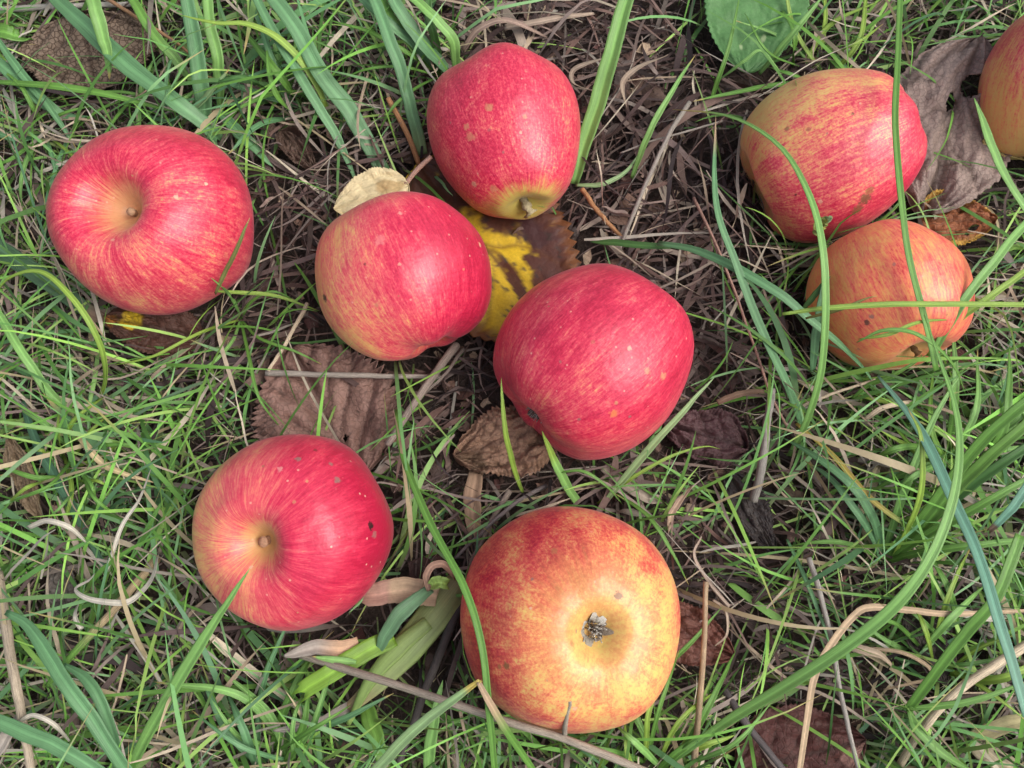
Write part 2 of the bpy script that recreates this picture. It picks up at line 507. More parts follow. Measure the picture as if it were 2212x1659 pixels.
apple('red apple with a yellow flank and tiny green stem, touching the cream leaf', (872, 603), 188, (-0.36, 0.90, -0.20), (0.9, 0.25, 0.25), (0.54, 0.42),
      zr=0.84, cav=0.30, bas=0.26, taper=0.05, csz=.45, seed=3, stem=(0.42, 0.035, 0.02, 0.05, (0.20, 0.24, 0.07)), lump=0.035, lobe=0.02, rest=0.78,
      pr={'a1': .4, 'a2': .5, 'a3': .35, 'a4': .3, 'a5': .25, 'lent': .35},
      spots=[(704, 645, 9, BR, .95), (766, 440, 5, (.3, .06, .04), .8), (1035, 530, 6, (.6, .35, .2), .8), (860, 470, 6, (.7, .3, .25), .6), (820, 520, 12, (.66, .3, .26), .35)])
apple('glossy red apple with pale streaks resting on the yellow leaf', (1281, 777), 203, (0.69, 0.64, -0.27), (0.4, 0.5, 0.3), (0.70, 0.08),
      zr=0.92, cav=0.3, bas=0.14, taper=-0.03, seed=4, lump=0.018, lobe=0.012,
      pr={'a1': .5, 'a2': .6, 'a3': .4, 'a4': .3, 'a5': .3, 'lent': .45, 'cx0': .94},
      spots=[(1322, 887, 9, (.55, .16, .05), .85), (1150, 912, 17, BR, .97), (1432, 818, 9, TAN, .6), (1402, 803, 7, TAN, .55)])
apple('deep crimson apple with pale streaks fanning from its stem hollow', (642, 1141), 206, (-0.48, -0.20, 0.86), (0.93, 0.15, -0.1), (0.74, 0.44),
      zr=0.86, cav=0.34, seed=5, shoulder=0.36, stem=(0.12, 0.05, 0.0, 0.0, (0.36, 0.20, 0.12)), calyx=False, lump=0.042,
      pr={'a1': .45, 'a2': .55, 'a3': .35, 'a4': .2, 'a5': .12, 'st0': .03, 'st1': .13, 'lent': .5, 'stc': (.55, .33, .12)},
      spots=[(788, 1139, 9, (.02, .008, .008), .97), (797, 1158, 8, GREY, .6), (646, 1006, 7, GREY, .8), (722, 1046, 8, GREY, .8), (611, 1025, 7, (.6, .25, .22), .7), (708, 1010, 6, GREY, .7)])
apple('largest apple, orange and yellow, with a woolly grey calyx facing up', (1230, 1330), 237, (-0.26, 0.15, -0.95), (-0.8, 0.42, 0.05), (0.48, 0.22),
      zr=0.90, cav=0.35, bas=0.20, taper=0.03, seed=6, lump=0.05, lobe=0.010,
      pr={'a1': .6, 'a2': .38, 'a3': .24, 'a4': .95, 'a5': .55, 'ramp': WARM, 'cx0': .70, 'cx1': .98, 'cxk': .6, 'cxc': (.56, .44, .12), 'lent': .25},
      spots=[(1330, 1283, 10, (.16, .07, .03), .85), (1110, 1432, 9, (.2, .08, .03), .9), (1092, 1434, 6, (.3, .13, .05), .8), (1200, 1193, 8, (.4, .15, .06), .7), (1385, 1392, 9, (.35, .2, .08), .6), (1237, 1388, 6, (.3, .15, .06), .7)])
apple('tapered yellow and red striped apple beside the big grey leaf', (1799, 331), 173, (-0.86, -0.44, 0.10), (0.72, -0.35, 0.15), (0.45, 0.30),
      zr=0.98, cav=0.3, bas=0.10, taper=0.15, lobe=0.010, seed=7, lump=0.042, spin=0.4, calyx=True, rest=0.78,
      pr={'a1': .55, 'a2': .6, 'a3': .4, 'a4': .4, 'a5': .45, 'lent': .2},
      spots=[(1870, 432, 15, (.12, .07, .03), .85), (1850, 455, 14, (.14, .08, .03), .8), (1885, 412, 10, (.2, .09, .03), .7), (1705, 283, 5, (.25, .12, .05), .8)])
apple('pale orange apple behind crossing green blades', (1914, 640), 165, (0.42, -0.80, 0.28), (0.9, 0.1, 0.0), (0.42, 0.20),
      zr=0.86, cav=0.15, taper=0.02, lobe=0.006, seed=8, lump=0.042, stem=(0.15, 0.05, 0.06, 0.0, (0.16, 0.09, 0.04)), csz=.5, calyx=True, rest=0.78,
      pr={'a1': .35, 'a2': .75, 'a3': .45, 'a4': .35, 'a5': .25, 'lent': .1, 'speck': .8,
          'ramp': [(0.05, (0.66, 0.40, 0.10)), (0.25, (0.68, 0.31, 0.10)), (0.42, (0.68, 0.22, 0.09)), (0.58, (0.66, 0.14, 0.09)), (0.78, (0.55, 0.045, 0.05)), (1.0, (0.4, 0.015, 0.03))]},
      spots=[(1940, 807, 6, BR, .9), (1872, 695, 6, BR, .85), (1880, 790, 5, BR, .7)])
apple('striped apple cut off by the picture edge, behind the grey leaf', (2280, 188), 150, (0.12, 0.98, 0.05), (0.1, 0.9, 0.0), (0.30, 0.22),
      zr=0.98, cav=0.3, seed=9, lump=0.02, rest=0.84, pr={'a1': .5, 'a2': .6, 'a3': .4, 'a4': .3, 'a5': .3, 'lent': .15})

def apple_hits(P, margin=0.0, front=True):
    """True for points inside an apple (grown by margin) and, with front, for points that hide one from the photographer's place."""
    ins = np.zeros(P.shape[:-1], bool)
    frt = np.zeros(P.shape[:-1], bool)
    for (c, M, s, Rr) in APPLES:
        q = (P - c) @ M
        ins |= (np.square(q / (s + margin)).sum(-1) < 1)
        if front:
            d = P - CAM
            t1 = np.linalg.norm(d, axis=-1)
            d = d / t1[..., None]
            o, dl = ((CAM - c) @ M) / s, (d @ M) / s
            a, b, cc = (dl * dl).sum(-1), (dl * o).sum(-1), o @ o - 1
            disc = b * b - a * cc
            tt = (-b - np.sqrt(np.maximum(disc, 0))) / a
            frt |= (disc > 0) & (tt > t1)
    return ins, frt

def lift_over(P, gap=0.004):
    """Moves the points of a strand that would run into or behind an apple up over its skin, along the sight line, smoothly."""
    d = P - CAM
    t = np.linalg.norm(d, axis=-1)
    d = d / t[:, None]
    lim = t.copy()
    for (c, M, s, Rr) in APPLES:
        s2 = s + 0.001
        o, dl = ((CAM - c) @ M) / s2, (d @ M) / s2
        a, b, cc = (dl * dl).sum(-1), (dl * o).sum(-1), o @ o - 1
        disc = b * b - a * cc
        tt = (-b - np.sqrt(np.maximum(disc, 0))) / a - gap
        lim = np.where((disc > 0) & (tt < lim), tt, lim)
    drop = t - lim
    n = len(t)
    out = drop.copy()
    i = np.arange(n)
    for k in range(n):                          # widen every bump into a smooth arch
        if drop[k] > 0:
            out = np.maximum(out, drop[k] * np.exp(-((i - k) / (0.14 * n)) ** 2))
    return CAM + d * (t - out)[:, None]

# ------------------------------------------------------------------ single blades and strands
G = {'bl': (.125, .275, .120), 'gr': (.125, .275, .050), 'yg': (.24, .37, .06), 'dk': (.065, .16, .04), 'pg': (.28, .42, .19), 'lg': (.20, .39, .105),
     'tq': (.15, .32, .22), 'st': (.42, .30, .185), 'gy': (.30, .265, .225), 'cr': (.56, .46, .32), 'bk': (.055, .047, .042), 'or': (.40, .20, .09),
     'pk': (.42, .25, .19), 'br': (.17, .11, .075), 'yw': (.50, .40, .10), 'wh': (.44, .41, .34)}

def px_width(P):
    return ((CAM - P) @ CR[:, 2]) / F            # metres per picture pixel at each point

def strand_points(pts, z, n=30, over=False):
    p = spline(pts, n)
    k = np.linspace(0, 1, n)
    zz = np.interp(k, np.linspace(0, 1, len(z)), z) / 1000.0 if len(z) != 3 else (z[0] * (1 - k) * (1 - 2 * k) + 4 * z[1] * k * (1 - k) + z[2] * k * (2 * k - 1)) / 1000.0
    P = at(p[:, 0], p[:, 1], np.maximum(zz, 0.001))
    return lift_over(P) if over else P

def ribbon(P, wid, col, tip=None, tipfrac=0.2, base=None, fold=0.22, roll=0.0, twist=0.0, across=7, seed=0, colnoise=0.35):
    n = len(P)
    T = unit(np.gradient(P, axis=0))
    toward = unit(np.array([0, 0.0, 1.0]) + 0 * P)
    S = unit(np.cross(T, toward) + 1e-6)
    Nn = np.cross(S, T)
    k = np.linspace(0, 1, n)
    a = roll + twist * (k - 0.5) * 2 + 0.35 * (n2(k * 3.0, np.full(n, seed * 1.37), seed) - 0.5)
    S, Nn = np.cos(a)[:, None] * S + np.sin(a)[:, None] * Nn, np.cos(a)[:, None] * Nn - np.sin(a)[:, None] * S
    u = np.linspace(-1, 1, across)
    V = P[:, None] + S[:, None] * (u[None, :, None] * wid[:, None, None] / 2) + Nn[:, None] * ((np.abs(u)[None, :] - 0.5) * fold * wid[:, None] / 2)[..., None]
    C = np.ones((n, 1)) * np.asarray(col, float)
    if base is not None:
        f = smooth(0.22, 0.0, k)[:, None]
        C = C * (1 - f) + np.asarray(base) * f
    if tip is not None:
        f = smooth(1 - tipfrac, 1 - tipfrac * 0.55, k)[:, None]
        C = C * (1 - f) + np.asarray(tip) * f
    C = C * (1 + colnoise * (n2(k * 9, np.full(n, seed * 2.1), seed + 3)[:, None] - 0.5))
    C = np.repeat(C[:, None], across, 1)
    mid = (1 - np.abs(u)) ** 3
    C = C * (1 + (0.45 * mid - 0.16 * np.exp(-((np.abs(u) - .45) / .18) ** 2))[None, :, None])
    L = np.concatenate([[0], np.cumsum(np.linalg.norm(np.diff(P, axis=0), axis=1))])
    U = np.stack([np.broadcast_to(u[None], (n, across)), np.broadcast_to(L[:, None], (n, across)), np.full((n, across), seed * 0.173)], -1)
    return V.reshape(-1, 3), grid_faces(n, across), np.clip(C.reshape(-1, 3), 0, 1), U.reshape(-1, 3)

def thick(o, t):
    md = o.modifiers.new('thickness', 'SOLIDIFY')
    md.thickness = t
    md.offset = 0
    return o

SEED = [100]
def blade_mesh(name, pts, wpx, z, col, over=False, tip=None, tipfrac=0.2, base=None, taper0=0.55, taper1=0.0, fold=0.22, roll=0.0, twist=0.0, n=34, mat=None, peak=0.35):
    SEED[0] += 1
    P = strand_points(pts, z, n, over)
    k = np.linspace(0, 1, n)
    if tip is None and mat is None and taper1 == 0.0 and SEED[0] % 3 == 0:
        tip, tipfrac = (.42, .34, .12), .10
    P = P + (px_width(P) * wpx * .22)[:, None] * (np.stack([n2(k * 6, np.full(n, SEED[0] + q * 5.3), SEED[0] + q, 2) for q in range(3)], -1) - 0.5) * np.array((1, 1, .3))
    prof = np.where(k < peak, taper0 + (1 - taper0) * np.sin(k / peak * math.pi / 2), taper1 + (1 - taper1) * np.cos((k - peak) / (1 - peak) * math.pi / 2) ** 0.75)
    wid = np.maximum(prof, 0.03) * wpx * px_width(P) * (1 + 0.22 * (n2(k * 10, np.full(n, SEED[0] * 1.1), SEED[0] + 5) - 0.5))
    rag = taper1 > .25
    colr = G[col] if isinstance(col, str) else col
    tipc = G[tip] if isinstance(tip, str) else tip
    basec = G[base] if isinstance(base, str) else base
    V, Fq, C, U = ribbon(P, wid, colr, tipc, tipfrac, basec, fold, roll, twist, 7, SEED[0])
    if rag:                                     # a torn end: uneven teeth along the break
        Vr = V.reshape(n, 7, 3)
        T = unit(P[-1] - P[-3])
        Vr[-1] += T * (rng.random((7, 1)) * wid[-1] * .9)
        Vr[-2] += T * (rng.random((7, 1)) * wid[-1] * .1)
    o = mesh(name, V, Fq, C, U, mat=mat or M_BLADE)
    thick(o, 0.00018)
    return o, P

def blade(label, pts, wpx, z, col, group='long green blades lying over the sward', **k):
    o, P = blade_mesh('grass_strand', pts, wpx, z, col, **k)
    place(o, P[0])
    return tag(o, label, 'grass blade', group)

def straw(label, pts, wpx, z, col, name='dry_straw', cat='straw', group='dry straws and ribbons of dead grass', **k):
    k.setdefault('mat', M_DRY); k.setdefault('taper0', .8); k.setdefault('taper1', .35)
    o, P = blade_mesh(name, pts, wpx, z, col, **k)
    place(o, P[0])
    return tag(o, label, cat, group)

def stalk(label, pts, wpx, z, col, over=False, n=40, taper=0.75, name='dry_stalk', cat='stalk', group='dry stalks and twigs lying on the ground', tipc=None, lump=0.25):
    SEED[0] += 1
    P = strand_points(pts, z, n, over)
    k = np.linspace(0, 1, n)
    rad = wpx / 2 * px_width(P) * (1 - (1 - taper) * k) * (1 + lump * (n2(k * 14, np.full(n, SEED[0] * .7), SEED[0]) - 0.5))
    P = P + 0.0008 * (np.stack([n2(k * 7, np.full(n, SEED[0] + q * 9.1), SEED[0] + q) for q in range(3)], -1) - 0.5)
    c = np.ones((n, 1)) * np.asarray(G[col] if isinstance(col, str) else col)
    if tipc:
        f = smooth(.45, .75, k)[:, None]
        c = c * (1 - f) + np.asarray(G[tipc] if isinstance(tipc, str) else tipc) * f
    c = c * (1 + 0.5 * (n2(k * 11, np.full(n, SEED[0] * .3), SEED[0] + 8)[:, None] - 0.5))
    o = mesh(name, *tube(P, rad, 8, c), mat=M_STALK)
    place(o, P[0])
    return tag(o, label, cat, group)

# ------------------------------------------------------------------ leaves
LEAFZONES = []
def leaf(label, base, tip, hw, z, col, vein, patches=(), nveins=4.5, slant=0.55, serr=0.07, ragged=0.06, puff=0.0010, cup=0.1, arch=0.0, crumple=0.003,
         fat=0.75, holes=(), mat=None, pitch=0.0, roll=0.0, petiole=None, edge=None, seed=1, spots=0.0, fold=0.0, group='fallen leaves among the apples', zone=True, name='fallen_leaf', veink=0.7):
    b, t = at(base[0], base[1], z[0] / 1000), at(tip[0], tip[1], z[1] / 1000)
    Xa = t - b
    Ln = np.linalg.norm(Xa)
    Xa = Xa / Ln
    Ya = unit(np.cross([0, 0, 1.0], Xa))
    Za = np.cross(Xa, Ya)
    cr, sr = math.cos(roll), math.sin(roll)
    Ya, Za = cr * Ya + sr * Za, cr * Za - sr * Ya
    HW = hw * float(px_width((b + t) / 2))
    nu, nv = 96, 65
    u = np.linspace(0, 1, nu)[:, None] * np.ones((1, nv))
    v = np.linspace(-1, 1, nv)[None] * np.ones((nu, 1))
    shp = np.sin(math.pi * np.clip(u, 0, 1) ** fat) ** 0.62
    shp = shp * (1 + serr * (0.5 + n2(u * 7, np.sign(v) + 3, seed + 71, 2)) * ((u * 23 + 2.5 * n2(u * 4, np.sign(v) + 5, seed + 73, 2)) % 1 - 0.5) * 2 * smooth(.3, .9, np.abs(v)))
    shp = shp * (1 + 2 * ragged * (n2(u * 5 + seed, np.sign(v) * 3 + 7, seed, 3) - 0.5) * smooth(.2, 1, np.abs(v)))
    y = v * shp * HW
    x = (u + 0.03 * np.abs(v) * shp * slant) * Ln
    ph = u * nveins - np.abs(v) ** 0.9 * shp * nveins * slant * (HW / Ln) * 1.3 + 0.15 * np.sign(v)
    ph = ph + 0.9 * (n2(u * 2.5 + seed, v * 1.6, seed + 3) - 0.5)
    dv = np.abs(ph - np.round(ph))
    vl = np.exp(-(dv / 0.055) ** 2) * smooth(1.0, .75, np.abs(v))
    mr = np.exp(-(y / (0.0009 + 0.0004 * (1 - u))) ** 2)
    vm = np.maximum(vl * 0.7, mr)
    zz = puff * np.sin(np.pi * np.clip(dv, 0, .5)) ** .8 * smooth(0, .25, np.abs(v)) * (1.1 - .5 * np.abs(v))
    zz = zz + cup * HW * (v * shp) ** 2 + arch * Ln * np.sin(math.pi * u)
    zz = zz + fold * HW * np.abs(v * shp)
    zz = zz + crumple * (n2(u * 4 + seed * 3, v * 3 + seed, seed + 7, 4) - 0.5) * 2 + crumple * 1.2 * (n2(u * 2.2 + seed, v * 5 + seed * 2, seed + 17, 2) - 0.5) * smooth(.4, 1, np.abs(v))
    P = b + Xa * x[..., None] + Ya * y[..., None] + Za * zz[..., None]
    P[..., 2] = np.maximum(P[..., 2], 0.0015)
    C = np.ones((nu, nv, 1)) * np.asarray(col, float)
    C = C * (1 + 0.6 * (n2(x / .006 + seed, y / .006, seed + 21, 4)[..., None] - 0.5))
    for (pu, pv, ru, rv, pcol, sharp) in patches:
        q = ((u - pu) / ru) ** 2 + ((v - pv) / rv) ** 2 + 3.4 * (n2(x / .006 + pu * 9, y / .006 + pv * 5, seed + 31, 5) - 0.5)
        f = smooth(1 + sharp, 1 - sharp, q)[..., None]
        C = C * (1 - f) + np.asarray(pcol) * f
    if edge is not None:
        f = (smooth(.72, 1.0, np.abs(v) + .5 * (n2(u * 8, v * 3, seed + 41) - .5))[..., None])
        C = C * (1 - f) + np.asarray(edge) * f
    if spots:
        f = (smooth(.68, .76, n2(u * 26, v * 20, seed + 51, 2)) * spots)[..., None]
        C = C * (1 - f) + np.asarray((.05, .035, .03)) * f
    f = (vm * veink)[..., None]
    C = C * (1 - f) + np.asarray(vein) * f
    Fq = grid_faces(nu, nv)
    if holes:
        cu = u.reshape(-1)[Fq].mean(1)
        cv = v.reshape(-1)[Fq].mean(1)
        keep = np.ones(len(Fq), bool)
        for (hu, hv, ru, rv) in holes:
            keep &= ((cu - hu) / ru) ** 2 + ((cv - hv) / rv) ** 2 + 1.1 * (n2(cu * 14 + hu, cv * 11, seed + 61, 2) - 0.5) > 1
        Fq = Fq[keep]
    U = np.stack([v, u * Ln, np.zeros_like(u)], -1)
    o = mesh(name, P.reshape(-1, 3), Fq, np.clip(C.reshape(-1, 3), 0, 1), U.reshape(-1, 3), mat=mat or M_LEAF)
    thick(o, 0.0003)
    place(o, b)
    tag(o, label, 'leaf', group)
    if petiole:
        pts, wpx, zs, pc = petiole
        Q = strand_points(pts, zs, 16)
        m = mesh('leaf_stalk', *tube(Q, wpx / 2 * px_width(Q), 7, G.get(pc, pc)), mat=M_STALK)
        m.data.transform(Matrix.Translation(-Vector(b)))
        m.parent = o
    if zone:
        mid = (b + t) / 2
        LEAFZONES.append((mid[:2], Xa[:2] / np.linalg.norm(Xa[:2]), Ln * .52, HW * .95, max(z) / 1000))
    return o

DKV = (.05, .03, .022)
leaf('crinkled grey brown leaf with netted veins under broad blades', (176, 34), (210, 205), 145, (16, 6), (.185, .135, .10), DKV, nveins=5, serr=.05, ragged=.12, crumple=.006, puff=.002, mat=M_NET, seed=2, fat=.7, cup=-.12, veink=.8)
leaf('dark red brown leaf with one yellow patch under an apple', (440, 735), (225, 685), 62, (4, 12), (.075, .032, .022), (.04, .02, .015), patches=[(.78, -.15, .14, .5, (.62, .42, .02), .35), (.95, .2, .12, .6, (.28, .11, .02), .4)], ragged=.15, crumple=.005, seed=3, arch=.05)
leaf('small pale cream leaf between two apples', (884, 402), (722, 452), 62, (24, 22), (.60, .50, .29), (.50, .38, .18), mat=M_SMOOTH, patches=[(.25, -.2, .2, .3, (.45, .32, .15), .5)], serr=.03, ragged=.03, crumple=.002, puff=.0006, seed=4, holes=[(.42, .15, .09, .13)], veink=.35,
     petiole=([(876, 398), (900, 368), (932, 338)], 11, (24, 27, 30), 'pk'))
leaf('large yellow and dark brown blotched leaf under three apples', (905, 352), (1212, 742), 188, (5, 7), (.60, .41, .025), (.10, .035, .015), mat=M_SMOOTH, nveins=4, slant=.7, fat=.85, serr=.05, ragged=.06, puff=.0012, crumple=.003, cup=.04, seed=5,
     patches=[(.50, .98, .32, .55, (.062, .027, .027), .3), (.80, .65, .2, .36, (.085, .032, .024), .25), (.30, .35, .14, .30, (.09, .035, .024), .3), (.08, .0, .22, .8, (.10, .04, .022), .3), (.42, .36, .07, .12, (.09, .035, .02), .6), (.62, .06, .12, .06, (.09, .03, .015), .5), (.50, -.1, .05, .08, (.10, .035, .02), .5), (.74, .3, .06, .09, (.10, .035, .02), .5), (.36, -.5, .10, .2, (.10, .04, .02), .5), (.55, -.45, .09, .12, (.11, .045, .02), .2), (.72, .0, .08, .09, (.09, .035, .02), .2)],
     edge=(.16, .06, .02), spots=.8, veink=.85,
     petiole=([(905, 355), (880, 290), (838, 212)], 12, (6, 14, 20), 'or'))
leaf('broad brown leaf with sunken veins and grey spots behind the crimson apple', (775, 1035), (632, 752), 158, (4, 9), (.225, .130, .104), (.065, .035, .03), nveins=4, slant=1.0, serr=.09, ragged=.08, puff=.0034, crumple=.0055, seed=6, spots=.6, fat=.8, holes=[(.27, -.1, .022, .04)], veink=.8)
leaf('curled brown leaf tucked against the glossy red apple', (1205, 925), (980, 985), 82, (10, 9), (.29, .175, .115), (.12, .065, .045), nveins=5, serr=.05, ragged=.18, arch=.07, cup=.14, crumple=.010, puff=.0005, seed=7, patches=[(.9, .5, .2, .6, (.13, .08, .05), .5)])
leaf('torn plum brown leaf scrap beside straw stalks', (1612, 968), (1432, 915), 58, (6, 9), (.085, .042, .045), (.04, .02, .02), serr=.04, ragged=.25, crumple=.006, seed=8, arch=.04)
leaf('big withered grey brown leaf with a ragged hole', (2112, 85), (1998, 468), 140, (24, 10), (.265, .198, .170), (.095, .062, .05), nveins=3.5, slant=.8, serr=.03, ragged=.16, crumple=.009, puff=.003, cup=-.16, seed=9, holes=[(.26, .12, .06, .17), (.36, -.10, .045, .09)], fat=.8, veink=.95)
leaf('small rusty orange leaf with yellow edge and two holes', (1985, 478), (2150, 478), 66, (8, 12), (.27, .095, .04), (.14, .05, .02), edge=(.54, .33, .06), serr=.04, ragged=.08, crumple=.004, seed=10, holes=[(.68, -.42, .06, .13), (.56, -.66, .035, .08)], spots=.3, fat=.6)
leaf('smooth fresh green leaf under thin grass', (1650, -120), (1612, 158), 112, (22, 12), (.085, .205, .065), (.13, .27, .10), mat=M_SMOOTH, nveins=4, serr=.03, ragged=.02, puff=.0005, crumple=.002, cup=.05, seed=11, fat=.8, veink=.4, patches=[(.72, .3, .03, .05, (.3, .4, .2), .4), (.8, -.25, .02, .05, (.3, .4, .2), .4)])
leaf('reddish brown leaf end poking out under the largest apple', (1400, 1330), (1585, 1418), 62, (4, 9), (.16, .065, .048), (.08, .03, .025), serr=.03, ragged=.08, crumple=.004, seed=12, cup=.1)
leaf('small charcoal grey folded leaf in a dark gap', (1950, 1328), (2042, 1476), 44, (10, 6), (.062, .050, .043), (.10, .09, .075), serr=.03, ragged=.12, crumple=.004, fold=.5, seed=13)
leaf('dark oxblood leaf at the lower edge beneath grey stems', (1590, 1668), (1868, 1598), 108, (5, 8), (.085, .030, .026), (.04, .018, .015), serr=.03, ragged=.08, crumple=.004, seed=14, patches=[(.93, -.55, .13, .45, (.32, .17, .14), .3)], cup=-.08)
leaf('blackened narrow leaf among the dry thatch', (1572, 1022), (1672, 1196), 40, (8, 5), (.030, .024, .024), (.06, .05, .045), ragged=.2, crumple=.004, seed=15, cup=.2)
leaf('slate grey leaf scrap sunk in the green sward', (128, 1218), (146, 1352), 34, (9, 5), (.115, .100, .088), (.07, .06, .05), ragged=.2, crumple=.003, seed=16)
leaf('rolled tan leaf shred near the picture edge', (20, 948), (92, 1125), 26, (16, 8), (.20, .145, .09), (.12, .08, .05), ragged=.25, crumple=.005, seed=17, cup=.5)
leaf('dark curled leaf fragment in brown thatch', (608, 284), (680, 368), 27, (9, 6), (.085, .052, .038), (.05, .03, .02), ragged=.25, crumple=.005, seed=20, cup=.5)
leaf('faded yellow leaf strip beside the cut off apple', (2118, 308), (2240, 352), 18, (14, 10), (.50, .40, .15), (.4, .3, .1), ragged=.2, crumple=.003, seed=21, cup=.3)
leaf('brown leaf fragment deep behind the netted leaf', (300, 100), (262, 20), 50, (6, 10), (.13, .095, .075), DKV, ragged=.15, crumple=.005, seed=22, mat=M_NET)
leaf('dark mauve leaf shred beside the striped apple', (1935, 195), (1880, 150), 22, (10, 9), (.09, .055, .06), DKV, ragged=.2, crumple=.004, seed=23)
leaf('shrivelled dusky leaf tip near the folded straw', (1905, 1345), (1838, 1325), 28, (7, 9), (.07, .05, .055), DKV, ragged=.2, crumple=.004, seed=24)

# ------------------------------------------------------------------ long blades the photograph lets one tell apart
blade('widest blue green blade slanting across the netted leaf', [(100, -25), (170, 45), (300, 160), (436, 262), (470, 300)], 40, (22, 34, 14), 'bl', taper1=.7)
blade('broad upright striped blade behind the pinkish red apple', [(455, 318), (442, 245), (428, 150), (405, -20)], 36, (6, 28, 44), 'bl', base='pg', taper1=.75)
blade('wide pale blade with water spots ending above the cream leaf', [(828, 372), (770, 265), (690, 150), (640, 60), (575, -30)], 38, (6, 30, 46), 'bl', taper0=.8, taper1=.8)
blade('thin straight blade running to the cream leaf', [(768, 392), (735, 310), (690, 235), (640, 150), (585, 60), (545, -20)], 22, (8, 30, 44), 'bl', taper0=.2, taper1=.8)
blade('short bright blade hanging tip down over the netted leaf', [(195, -25), (215, 50), (230, 110), (237, 172)], 30, (48, 40, 26), 'lg', taper0=.9)
blade('thick green blade entering at the picture edge beside the netted leaf', [(-30, 62), (20, 72), (62, 85)], 34, (20, 22, 14), 'gr', taper1=.8)
blade('broad tapering blade low beside the picture edge', [(-30, 112), (60, 190), (130, 245), (195, 252)], 30, (22, 20, 10), 'bl')
blade('narrow blade crossing downwards onto the pinkish red apple', [(-10, 78), (40, 150), (100, 222), (165, 320)], 18, (24, 22, 12), 'bl')
blade('long level blade just above the pinkish red apple', [(-20, 176), (90, 184), (200, 197), (300, 222), (396, 246)], 17, (20, 26, 16), 'gr')
blade('bright curving blade with pale tip over the upright blades', [(705, 230), (672, 160), (610, 90), (535, 52), (470, 50), (388, 33)], 17, (20, 42, 50), 'yg')
blade('twisted pale blade forking beside the striped upright blade', [(385, 280), (410, 245), (440, 215), (470, 180), (496, 148)], 19, (6, 24, 34), 'pg', base='yg')
blade('green blade sloping away behind the upright striped blade', [(470, 240), (520, 290), (560, 330), (590, 360)], 26, (16, 14, 8), 'bl')
blade('tan seamed green blade beside the upright striped blade', [(478, 238), (470, 130), (452, 40), (448, -20)], 26, (10, 30, 40), 'lg', taper1=.8)
blade('slanting blade between netted leaf and upright blade', [(428, 188), (380, 130), (330, 70), (275, -20)], 22, (12, 26, 34), 'gr', taper0=.7, taper1=.8)
blade('thick dark blade running under the pinkish red apple', [(-30, 515), (40, 565), (110, 612), (175, 660), (240, 700)], 40, (22, 18, 8), (.075, .15, .075), tip='br', tipfrac=.25, taper0=.9, taper1=.5)
blade('arching yellow green blade at the picture edge', [(205, 880), (228, 820), (215, 740), (160, 650), (90, 588), (20, 600), (-20, 650)], 14, (6, 44, 30), 'yg', taper0=.8)
blade('pale straight blade pointing to the brown stubble', [(185, 912), (110, 850), (50, 765), (-15, 660)], 20, (10, 30, 36), 'lg', base='st', taper1=.8)
blade('blue green blade rising behind the two centre apples', [(915, 335), (892, 250), (858, 130), (800, -25)], 28, (6, 28, 40), 'bl', base='pg', taper0=.8, taper1=.8)
blade('bent green blade touching the tall pink apple', [(984, 150), (982, 95), (950, 50), (880, -15)], 24, (16, 34, 38), 'lg', taper0=.6, taper1=.8)
blade('broad blade leaning toward the tall pink apple', [(972, 158), (905, 85), (862, 20), (840, -25)], 30, (10, 28, 38), 'bl', taper0=.6, taper1=.8)
blade('upright folded blade beside the tall pink apple', [(1240, 398), (1262, 310), (1298, 200), (1330, 90), (1358, -25)], 36, (8, 34, 56), 'lg', taper0=.6, taper1=.85, fold=.5)
blade('pale slender blade curving from the folded upright blade', [(1244, 400), (1300, 398), (1350, 372), (1382, 330)], 11, (12, 16, 12), 'pg')
blade('dark blade stub poking over the blotched leaf', [(1275, 522), (1330, 524), (1390, 530), (1440, 532)], 17, (16, 24, 28), 'dk', taper0=.1, taper1=.8)
blade('long blue green blade sweeping down over the pale orange apple', [(1420, 526), (1500, 540), (1590, 580), (1680, 634), (1750, 690), (1815, 745), (1868, 800), (1900, 850)], 22, (30, 46, 14), 'bl', over=True, taper0=.6)
blade('tall blade with pale withered tip crossing the dry grass', [(1742, 940), (1700, 830), (1640, 700), (1590, 570), (1552, 470), (1543, 370), (1547, 250)], 20, (8, 46, 56), 'bl', tip='st', tipfrac=.12, taper0=.7)
blade('curved blade hooping over the striped yellow apple', [(1706, 985), (1745, 900), (1775, 790), (1783, 650), (1778, 540), (1755, 440), (1705, 340), (1640, 282), (1560, 248), (1452, 236)], 17, (8, 76, 34), 'lg', over=True, taper0=.8)
blade('longest blade falling past both right hand apples and sweeping back', [(1440, 1652), (1560, 1566), (1690, 1486), (1820, 1402), (1930, 1312), (2010, 1205), (2058, 1085), (2074, 970), (2062, 870), (2030, 775), (1996, 680)], 27, (10, 88, 78), 'lg', over=True, taper0=.5, n=60)
blade('thin upright blade crossing both right hand apples', [(2022, 800), (1998, 690), (1965, 560), (1945, 420), (1934, 260), (1940, 120), (1945, -25)], 15, (50, 72, 70), 'gr', over=True, taper0=.9, taper1=.8, n=46)
blade('dark blue green blade diving to the lower corner', [(1898, 812), (1990, 935), (2058, 1080), (2118, 1215), (2165, 1370), (2220, 1545)], 26, (40, 74, 80), 'tq', taper0=.2, taper1=.9)
blade('level green blade laid across the pale orange apple', [(1690, 678), (1780, 666), (1900, 658), (2030, 657), (2230, 658)], 13, (60, 66, 60), 'yg', over=True, taper0=.5, taper1=.9)
blade('slanting blade over the rim of the pale orange apple', [(2010, 775), (2050, 700), (2110, 610), (2225, 470)], 20, (34, 56, 56), 'lg', over=True, taper0=.7, taper1=.8)
